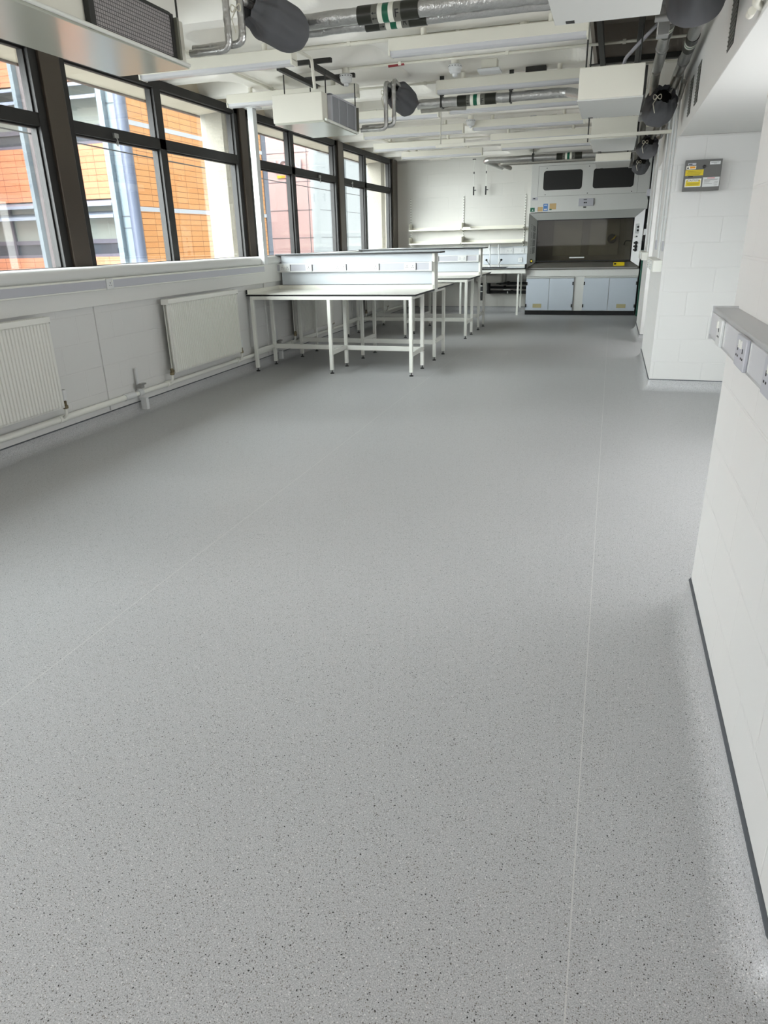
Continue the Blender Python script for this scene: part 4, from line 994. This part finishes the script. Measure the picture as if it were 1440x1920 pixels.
for dz in (-0.03, 0.03): MB().lathe((c.x, c.y-0.012, c.z+dz), [(0.02, 0), (0.018, 0.006), (0.008, 0.008)], 16, 'y', -1).build('socket_ring', M['knob'], pl)
c = onright(0.42, 0.545)
MB().box(c.x-0.02, c.x+0.03, c.y-0.006, c.y, c.z-0.012, c.z+0.012).build('display', M['knob'], cp)
MB().box(c.x-0.05, c.x-0.022, c.y-0.004, c.y, c.z-0.02, c.z+0.016).build('display_label', M['whitem'], cp)
# sash
sh = MB().box(IX0, IX1, IY+0.02, IY+0.026, IZ0, IZ1).build('sash', M['sashglass'], fc)
MB().box(IX0, IX1, IY+0.0, IY+0.03, IZ0, IZ0+0.022).box(IX0, IX0+0.012, IY, IY+0.03, IZ0, IZ1).box(IX1-0.02, IX1, IY, IY+0.03, IZ0, IZ1).box(IX0, IX1, IY, IY+0.03, IZ1-0.012, IZ1).build('sash_rail', M['knob'], sh)
MB().box(-0.79, -0.51, IY-0.03, IY-0.008, 1.062, 1.084).box(-0.77, -0.74, IY-0.01, IY+0.02, 1.066, 1.08).box(-0.56, -0.53, IY-0.01, IY+0.02, 1.066, 1.08).build('sash_handle', M['plast'], sh, bevel=0.004)
yl = MB().prism([(FY+0.0, 0.917), (FY+0.0, 0.921), (FY+0.085, 0.981), (FY+0.085, 0.977)], 'x', 0.04, 0.24).build('warning_label', M['yellow'], fc)
MB().prism([(FY+0.02, 0.936), (FY+0.02, 0.938), (FY+0.06, 0.966), (FY+0.06, 0.964)], 'x', 0.05, 0.09).build('label_print', M['ink'], yl)
# upper cabinet
UY = 14.72
MB().box(FX0, 0.545, UY, YB-0.005, 1.90, 2.78).build('upper_cabinet', M['panelgrey'], fc, bevel=0.003)
up = MB()
outer = (-1.46, 0.335, 2.175, 2.70)
for (a, b, c_, d) in ((outer[0], outer[1], 2.175, 2.178), (outer[0], outer[1], 2.697, 2.70), (outer[0], outer[0]+0.003, 2.175, 2.70), (outer[1]-0.003, outer[1], 2.175, 2.70)): up.box(a, b, UY-0.0012, UY, c_, d)
up.box(0.335, 0.50, UY-0.0012, UY, 2.175, 2.178)
up.build('panel_gap', M['ink'], fc)
for (a, b) in ((-1.365, -0.655), (-0.46, 0.262)):
    pts = [(x, z) for (x, z) in rrect(a, b, 2.28, 2.615, 0.05)]
    wn = MB().prism(pts, 'y', UY-0.004, UY+0.0).build('viewing_window', M['dark'], fc)
sc_m = MB()
for (x, z) in ((-1.31, 2.66), (-0.54, 2.66), (-1.32, 2.205), (-0.545, 2.205), (0.24, 2.205)): sc_m.cyl((x, UY-0.004, z), (x, UY, z), 0.009, 10)
sc_m.build('screws', M['ink'], fc)
ab = MB().box(-0.69, -0.42, UY-0.03, UY, 1.985, 2.115).build('airflow_alarm', M['greyp'], fc, bevel=0.004)
MB().box(-0.60, -0.54, UY-0.032, UY-0.03, 2.09, 2.10).box(-0.595, -0.57, UY-0.032, UY-0.03, 2.03, 2.055).box(-0.565, -0.54, UY-0.032, UY-0.03, 2.03, 2.055).build('alarm_display', M['ink'], ab)
MB().box(-0.60, -0.545, UY-0.004, UY, 1.955, 1.975).build('sensor', M['knob'], fc)
for (a, b, c_, d, m_) in ((-1.585, -1.50, 1.915, 1.985, 'green'), (-1.50, -1.44, 1.917, 1.99, 'plast'), (-1.44, -1.35, 1.915, 1.995, 'tan'), (-1.34, -1.255, 1.92, 2.05, 'blue'), (-1.235, -1.08, 1.93, 2.055, 'plast'), (-1.225, -1.10, 1.945, 2.05, 'tan'), (-1.56, -1.45, 2.115, 2.165, 'greyp')):
    MB().box(a, b, UY-0.002-(0.001 if m_ == 'tan' else 0), UY, c_, d).build('sticker', M[m_], fc)
MB().box(-1.55, -1.53, UY-0.003, UY-0.001, 1.93, 1.955).box(-1.325, -1.27, UY-0.003, UY-0.001, 2.015, 2.03).box(-1.325, -1.27, UY-0.003, UY-0.001, 1.935, 1.96).build('sticker_print', M['plast'], fc)
MB().box(-1.225, -1.18, UY-0.0045, UY-0.003, 1.935, 1.955).build('sticker_corner', M['green'], fc)
MB().box(-1.54, -1.50, UY-0.003, UY-0.002, 2.135, 2.155).box(-1.445, -1.44, UY-0.003, UY-0.002, 1.917, 1.99).build('label_print', M['ink'], fc)
MB().box(0.528, 0.575, 14.75, 14.95, 0.0, ZC).build('side_seal', M['black'], fc)
t = thing('green_pipes', 'dark green pipes standing in the gap right of fume cupboard', 'pipe', (0.56, 14.6, 0))
for (x, y) in ((0.545, 14.55), (0.565, 14.45)): MB().cyl((x, y, 0), (x, y, 1.2), 0.012, 10).build('pipe', M['greenp'], t)

# ------------------------------------------------------------------ right-hand side: trunking, plates, isolator
t = thing('wall_trunking', 'grey metal trunking with sockets on the near right wall', 'trunking', (0.40, 2.0, 1.17))
MB().box(0.362, 0.44, -0.0+1.13, 2.76, 1.112, 1.214).build('channel', M['greytr'], t, bevel=0.003)
MB().box(0.357, 0.363, 1.13, 2.755, 1.125, 1.201).build('lid', mat('lid_grey', (192,193,196), 0.4, bump=0.001, bscale=5), t, bevel=0.001)
MB().box(0.355, 0.443, 2.76, 2.766, 1.106, 1.220).build('end_cap', M['greytr'], t, bevel=0.002)
socket(t, 0.357, 2.47, 1.163, 0.088, '-x', gangs=1, h=0.082)
socket(t, 0.357, 2.05, 1.163, 0.146, '-x', 'greyp', gangs=2, h=0.082)
socket(t, 0.357, 1.66, 1.163, 0.146, '-x', 'greyp', gangs=2, h=0.082)
for (a_, b_) in ((2.40, 2.425), (1.955, 1.97)): MB().box(0.3555, 0.358, a_, b_, 1.128, 1.198).build('paint_edge', M['plast'], t)
t = thing('socket_trunking', 'short trunking box with sockets on side of the middle pier', 'trunking', (0.43, 8.1, 1.17))
MB().box(0.385, 0.465, 7.50, 8.85, 1.12, 1.225).build('channel', M['whitem'], t, bevel=0.003)
socket(t, 0.385, 7.82, 1.172, 0.146, '-x', gangs=2); socket(t, 0.385, 8.3, 1.172, 0.146, '-x', gangs=2)
t = thing('socket_trunking', 'short trunking box on side of the far pier', 'trunking', (0.45, 11.7, 1.17))
MB().box(0.405, 0.485, 11.0, 12.4, 1.12, 1.225).build('channel', M['whitem'], t, bevel=0.003)
socket(t, 0.405, 11.5, 1.172, 0.146, '-x', gangs=2)
t = thing('switch_plate', 'pale grey blank plate on the middle pier near its corner', 'switch plate', (0.465, 7.62, 1.35)); MB().box(0.455, 0.465, 7.54, 7.72, 1.305, 1.395).build('plate', M['greyp'], t, bevel=0.002)
t = thing('switch_plate', 'pale grey blank plate further back on the middle pier', 'switch plate', (0.465, 8.8, 1.35)); MB().box(0.455, 0.465, 8.70, 8.95, 1.30, 1.40).build('plate', M['greyp'], t, bevel=0.002)
t = thing('junction_box', 'grey box with dark cable gland high beside the fume cupboard', 'junction box', (0.47, 12.4, 2.0)); MB().box(0.43, 0.485, 12.34, 12.46, 2.01, 2.11).build('box', M['greyp'], t, bevel=0.004)
MB().lathe((0.457, 12.40, 2.01), [(0.016, 0), (0.012, 0.02), (0.004, 0.05)], 10, 'z', -1).build('gland', M['knob'], t)
t = thing('isolator_knob_box', 'small black box under white fitting beside the fume cupboard', 'switch', (0.47, 12.35, 1.4))
MB().box(0.43, 0.485, 12.27, 12.45, 1.36, 1.44).build('box', M['knob'], t, bevel=0.003)
MB().box(0.44, 0.485, 12.27, 12.45, 1.45, 1.54).build('cover', M['plast'], t, bevel=0.01)
for (y, za, zb, xx, lb) in ((7.60, 1.40, 2.93, 0.457, 'white vertical conduit at the corner of the middle pier'), (8.05, 1.23, 2.93, 0.457, 'white vertical conduit running down to the middle pier sockets'), (8.82, 1.40, 2.93, 0.457, 'white vertical conduit furthest back on the middle pier'),
                            (11.1, 1.23, 2.93, 0.477, 'white vertical conduit at the corner of the far pier'), (12.1, 1.23, 2.93, 0.477, 'white vertical conduit further back on the far pier')):
    t = thing('vertical_conduit', lb, 'conduit', (xx, y, za))
    MB().cyl((xx, y, za), (xx, y, zb), 0.011, 10).build('tube', M['plast'], t)
    for z in (1.6, 2.05, 2.5): MB().box(xx-0.013, xx+0.006, y-0.018, y+0.018, z, z+0.02).build('saddle_clip', M['plast'], t)
# isolator box with stickers
bx0, bx1, bz0, bz1, by = 0.556, 0.852, 1.815, 2.062, 7.345
t = thing('electrical_isolator', 'dark grey steel box with yellow and white warning stickers on the pier', 'electrical box', ((bx0+bx1)/2, 7.43, bz0))
MB().box(bx0, bx1, by+0.012, 7.43, bz0, bz1).build('enclosure', M['boxgrey'], t, bevel=0.003)
MB().box(bx0-0.003, bx1+0.003, by, by+0.012, bz0-0.003, bz1+0.003).build('lid', M['boxgrey'], t, bevel=0.002)
def st(u0, u1, v0, v1, m_, e=0.001, par=None, nm='sticker'):
    a = bx0+(bx1-bx0)*u0; b = bx0+(bx1-bx0)*u1; c = bz1-(bz1-bz0)*v0; d = bz1-(bz1-bz0)*v1
    return MB().box(a, b, by-e, by, d, c).build(nm, M[m_], par or t)
st(.07, .29, .09, .16, 'greyp'); st(.09, .19, .11, .14, 'ink', .0015, nm='sticker_print')
st(.03, .30, .18, .29, 'bandw'); st(.13, .28, .195, .265, 'orange', .0015, nm='sticker_field'); 
st(.02, .52, .31, .50, 'yellow'); st(.67, .96, .06, .16, 'plast')
st(.70, .92, .09, .10, 'ink', .0015, nm='sticker_print'); st(.78, .86, .12, .13, 'ink', .0015, nm='sticker_print')
st(.11, .24, .515, .545, 'ink'); st(.04, .49, .60, .87, 'bandw'); st(.06, .47, .70, .845, 'yellow', .0015, nm='sticker_field')
st(.53, .99, .57, .88, 'plast')
MB().lathe((bx0+(bx1-bx0)*.53, by, bz1-(bz1-bz0)*.22), [(0.014, 0), (0.012, 0.014), (0.004, 0.016)], 16, 'y', -1).build('knob', M['knob'], t)
lines = MB()
def ln(u0, u1, v, th=0.008):
    a = bx0+(bx1-bx0)*u0; b = bx0+(bx1-bx0)*u1; c = bz1-(bz1-bz0)*v
    lines.box(a, b, by-0.0022, by-0.001, c-(bz1-bz0)*th, c)
for (a, b, v) in ((.57, .95, .64), (.57, .93, .665), (.57, .74, .69), (.57, .72, .73), (.86, .96, .72), (.57, .80, .78), (.84, .95, .765), (.85, .94, .83)): ln(a, b, v)
for (a, b, v) in ((.08, .48, .355), (.08, .48, .385), (.06, .46, .415), (.08, .44, .445), (.08, .42, .47)): ln(a, b, v, 0.006)
for (a, b, v) in ((.10, .44, .745), (.10, .44, .775), (.12, .42, .805)): ln(a, b, v, 0.006)
lines.build('sticker_lines', M['ink'], t)
text('caution_text', 'CAUTION', 0.020, (bx0+(bx1-bx0)*.265, by-0.0018, bz1-(bz1-bz0)*.655), (1,0,0), (0,0,1), M['ink'], t)
MB().box(bx0+(bx1-bx0)*.65, bx0+(bx1-bx0)*.86, by-0.002, by-0.001, bz1-(bz1-bz0)*.61, bz1-(bz1-bz0)*.59).build('red_heading', M['red'], t)
for u in (.09, .44):
    a = bx0+(bx1-bx0)*u; z = bz1-(bz1-bz0)*.67
    MB().poly([(a-0.010, by-0.002, z-0.006), (a+0.010, by-0.002, z-0.006), (a, by-0.002, z+0.012)]).build('warning_triangle', M['yellow'], t)
    MB().box(a-0.001, a+0.001, by-0.0025, by-0.002, z-0.003, z+0.006).build('exclamation', M['ink'], t)
a = bx0+(bx1-bx0)*.075; z = bz1-(bz1-bz0)*.24
MB().poly([(a-0.010, by-0.0015, z-0.008), (a+0.010, by-0.0015, z-0.008), (a, by-0.0015, z+0.010)]).build('warning_triangle', M['ink'], t)

# grilles on the bulkhead
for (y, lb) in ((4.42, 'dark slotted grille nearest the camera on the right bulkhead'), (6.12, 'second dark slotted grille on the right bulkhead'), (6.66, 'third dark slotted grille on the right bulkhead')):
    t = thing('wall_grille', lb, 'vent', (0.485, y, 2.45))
    MB().box(0.4825, 0.4855, y-0.02, y+0.20, 2.34, 2.60).build('recess_shade', M['dark'], t)  # near-black sheet stands in for the shaded recess behind the slats
    g = MB()
    for k in range(13):
        z = 2.345+0.02*k; g.prism([(0.4835, z), (0.4785, z+0.003), (0.4785, z+0.005), (0.4835, z+0.007)], 'y', y-0.015, y+0.195)
    g.build('slats', M['bandg'], t)
# pipe under the near bulkhead
t = thing('bulkhead_pipe', 'cream pipe ending in a capped elbow on the bulkhead, top right', 'pipe', (0.44, 3.4, 2.33))
MB().tube(bend([(0.45, 1.8, 2.30), (0.45, 3.55, 2.30), (0.485, 3.62, 2.30)], 0.03), 0.015, 14).build('tube', M['cream'], t)
MB().cyl((0.45, 3.60, 2.285), (0.45, 3.66, 2.285), 0.016, 16).build('cap', M['cream'], t)
t = thing('wall_conduit', 'thin pale conduit under the near soffit', 'conduit', (0.8, 3.6, 2.26))
MB().cyl((0.62, 3.1, 2.26), (0.62, 4.0, 2.26), 0.008, 8).build('tube', M['plast'], t)

# ------------------------------------------------------------------ light
wd = bpy.data.worlds.new('World'); sc.world = wd; wd.use_nodes = True
nt = wd.node_tree; bg = nt.nodes['Background']
tc = nt.nodes.new('ShaderNodeTexCoord'); sp = nt.nodes.new('ShaderNodeSeparateXYZ'); nt.links.new(tc.outputs['Generated'], sp.inputs[0])
rp = nt.nodes.new('ShaderNodeValToRGB'); nt.links.new(sp.outputs['Z'], rp.inputs['Fac'])
rp.color_ramp.elements[0].position = 0.0; rp.color_ramp.elements[0].color = (0.96, 0.97, 1.0, 1)
rp.color_ramp.elements[1].position = 0.7; rp.color_ramp.elements[1].color = (0.88, 0.93, 1.0, 1)
nt.links.new(rp.outputs['Color'], bg.inputs['Color']); bg.inputs['Strength'].default_value = 1.55
def sun(name, d, energy, ang, c):
    l = bpy.data.lights.new(name, 'SUN'); l.energy = energy; l.angle = R_(ang); l.color = c
    o = bpy.data.objects.new(name, l); COL.objects.link(o)
    o.rotation_euler = Vector(d).to_track_quat('-Z', 'Y').to_euler(); return o
sun('sky_glow', (0.75, 1.0, -0.95), 22.0, 70, (0.95, 0.98, 1.0))
sun('low_fill_sun', (0.75, 0.95, -0.05), 7.2, 70, (0.95, 0.975, 1.0))  # second soft sun, added as low fill for ceiling and back wall
def area(name, loc, d, sx, sy, power, c):
    l = bpy.data.lights.new(name, 'AREA'); l.shape = 'RECTANGLE'; l.size = sx; l.size_y = sy; l.energy = power; l.color = c
    o = bpy.data.objects.new(name, l); COL.objects.link(o); o.location = loc
    o.rotation_euler = Vector(d).to_track_quat('-Z', 'Y').to_euler(); return o
area('far_alcove_fill', (1.56, 10.2, 1.3), (-1, 0.0, 0.0), 1.2, 1.9, 14, (0.98, 0.99, 1.0))  # added fill panel, out of view in the alcove, brightens the far floor
area('alcove_fill', (1.56, 4.2, 1.35), (-1, 0.0, 0.0), 2.2, 1.7, 34, (0.98, 0.99, 1.0))  # added fill panel hidden in the near alcove, lifts left wall and ceiling
area('right_fill', (1.56, -0.6, 1.45), (-1, 0.35, 0.15), 2.2, 2.0, 22, (0.98, 0.99, 1.0))  # added off-camera fill on the right; no lobby is known there
area('rear_fill', (-2.0, -2.5, 1.9), (0.05, 1, 0.12), 3.4, 1.6, 20, (0.98, 0.99, 1.0))  # added fill behind the camera; the rear wall has no known window

# ------------------------------------------------------------------ camera
cam = bpy.data.cameras.new('camera'); co = bpy.data.objects.new('camera', cam); COL.objects.link(co); sc.camera = co
Yv = Vector((1151-720, 441-960)); F = 1293.79
yd = Vector((Yv.x, Yv.y, F)).normalized(); dd = Vector((798-720, 4250-960, F)); dd = (dd-yd*dd.dot(yd)).normalized(); xd = dd.cross(yd)
if xd.x < 0: xd = -xd
Rw = Matrix((xd, yd, -dd))            # rows: world axes seen from the camera (x right, y down, z forward)
cols = [Rw.col[0], -Rw.col[1], -Rw.col[2]]
Mx = Matrix((cols[0], cols[1], cols[2])).transposed().to_4x4(); Mx.translation = Vector((0, 0, 1.46))
co.matrix_world = Mx
cam.sensor_fit = 'VERTICAL'; cam.sensor_height = 36; cam.lens = F/1920*36; cam.clip_start = 0.05; cam.clip_end = 300

sc.view_settings.view_transform = 'Standard'; sc.view_settings.look = 'None'; sc.view_settings.gamma = 1.0
sc.view_settings.use_curve_mapping = False; sc.view_settings.exposure = 0.46
try:
    sc.cycles.use_denoising = True; sc.cycles.max_bounces = 8; sc.cycles.diffuse_bounces = 5; sc.cycles.glossy_bounces = 3; sc.cycles.use_adaptive_sampling = True; sc.cycles.adaptive_threshold = 0.02; sc.cycles.transparent_max_bounces = 12
    sc.cycles.sample_clamp_indirect = 6.0
except Exception: pass
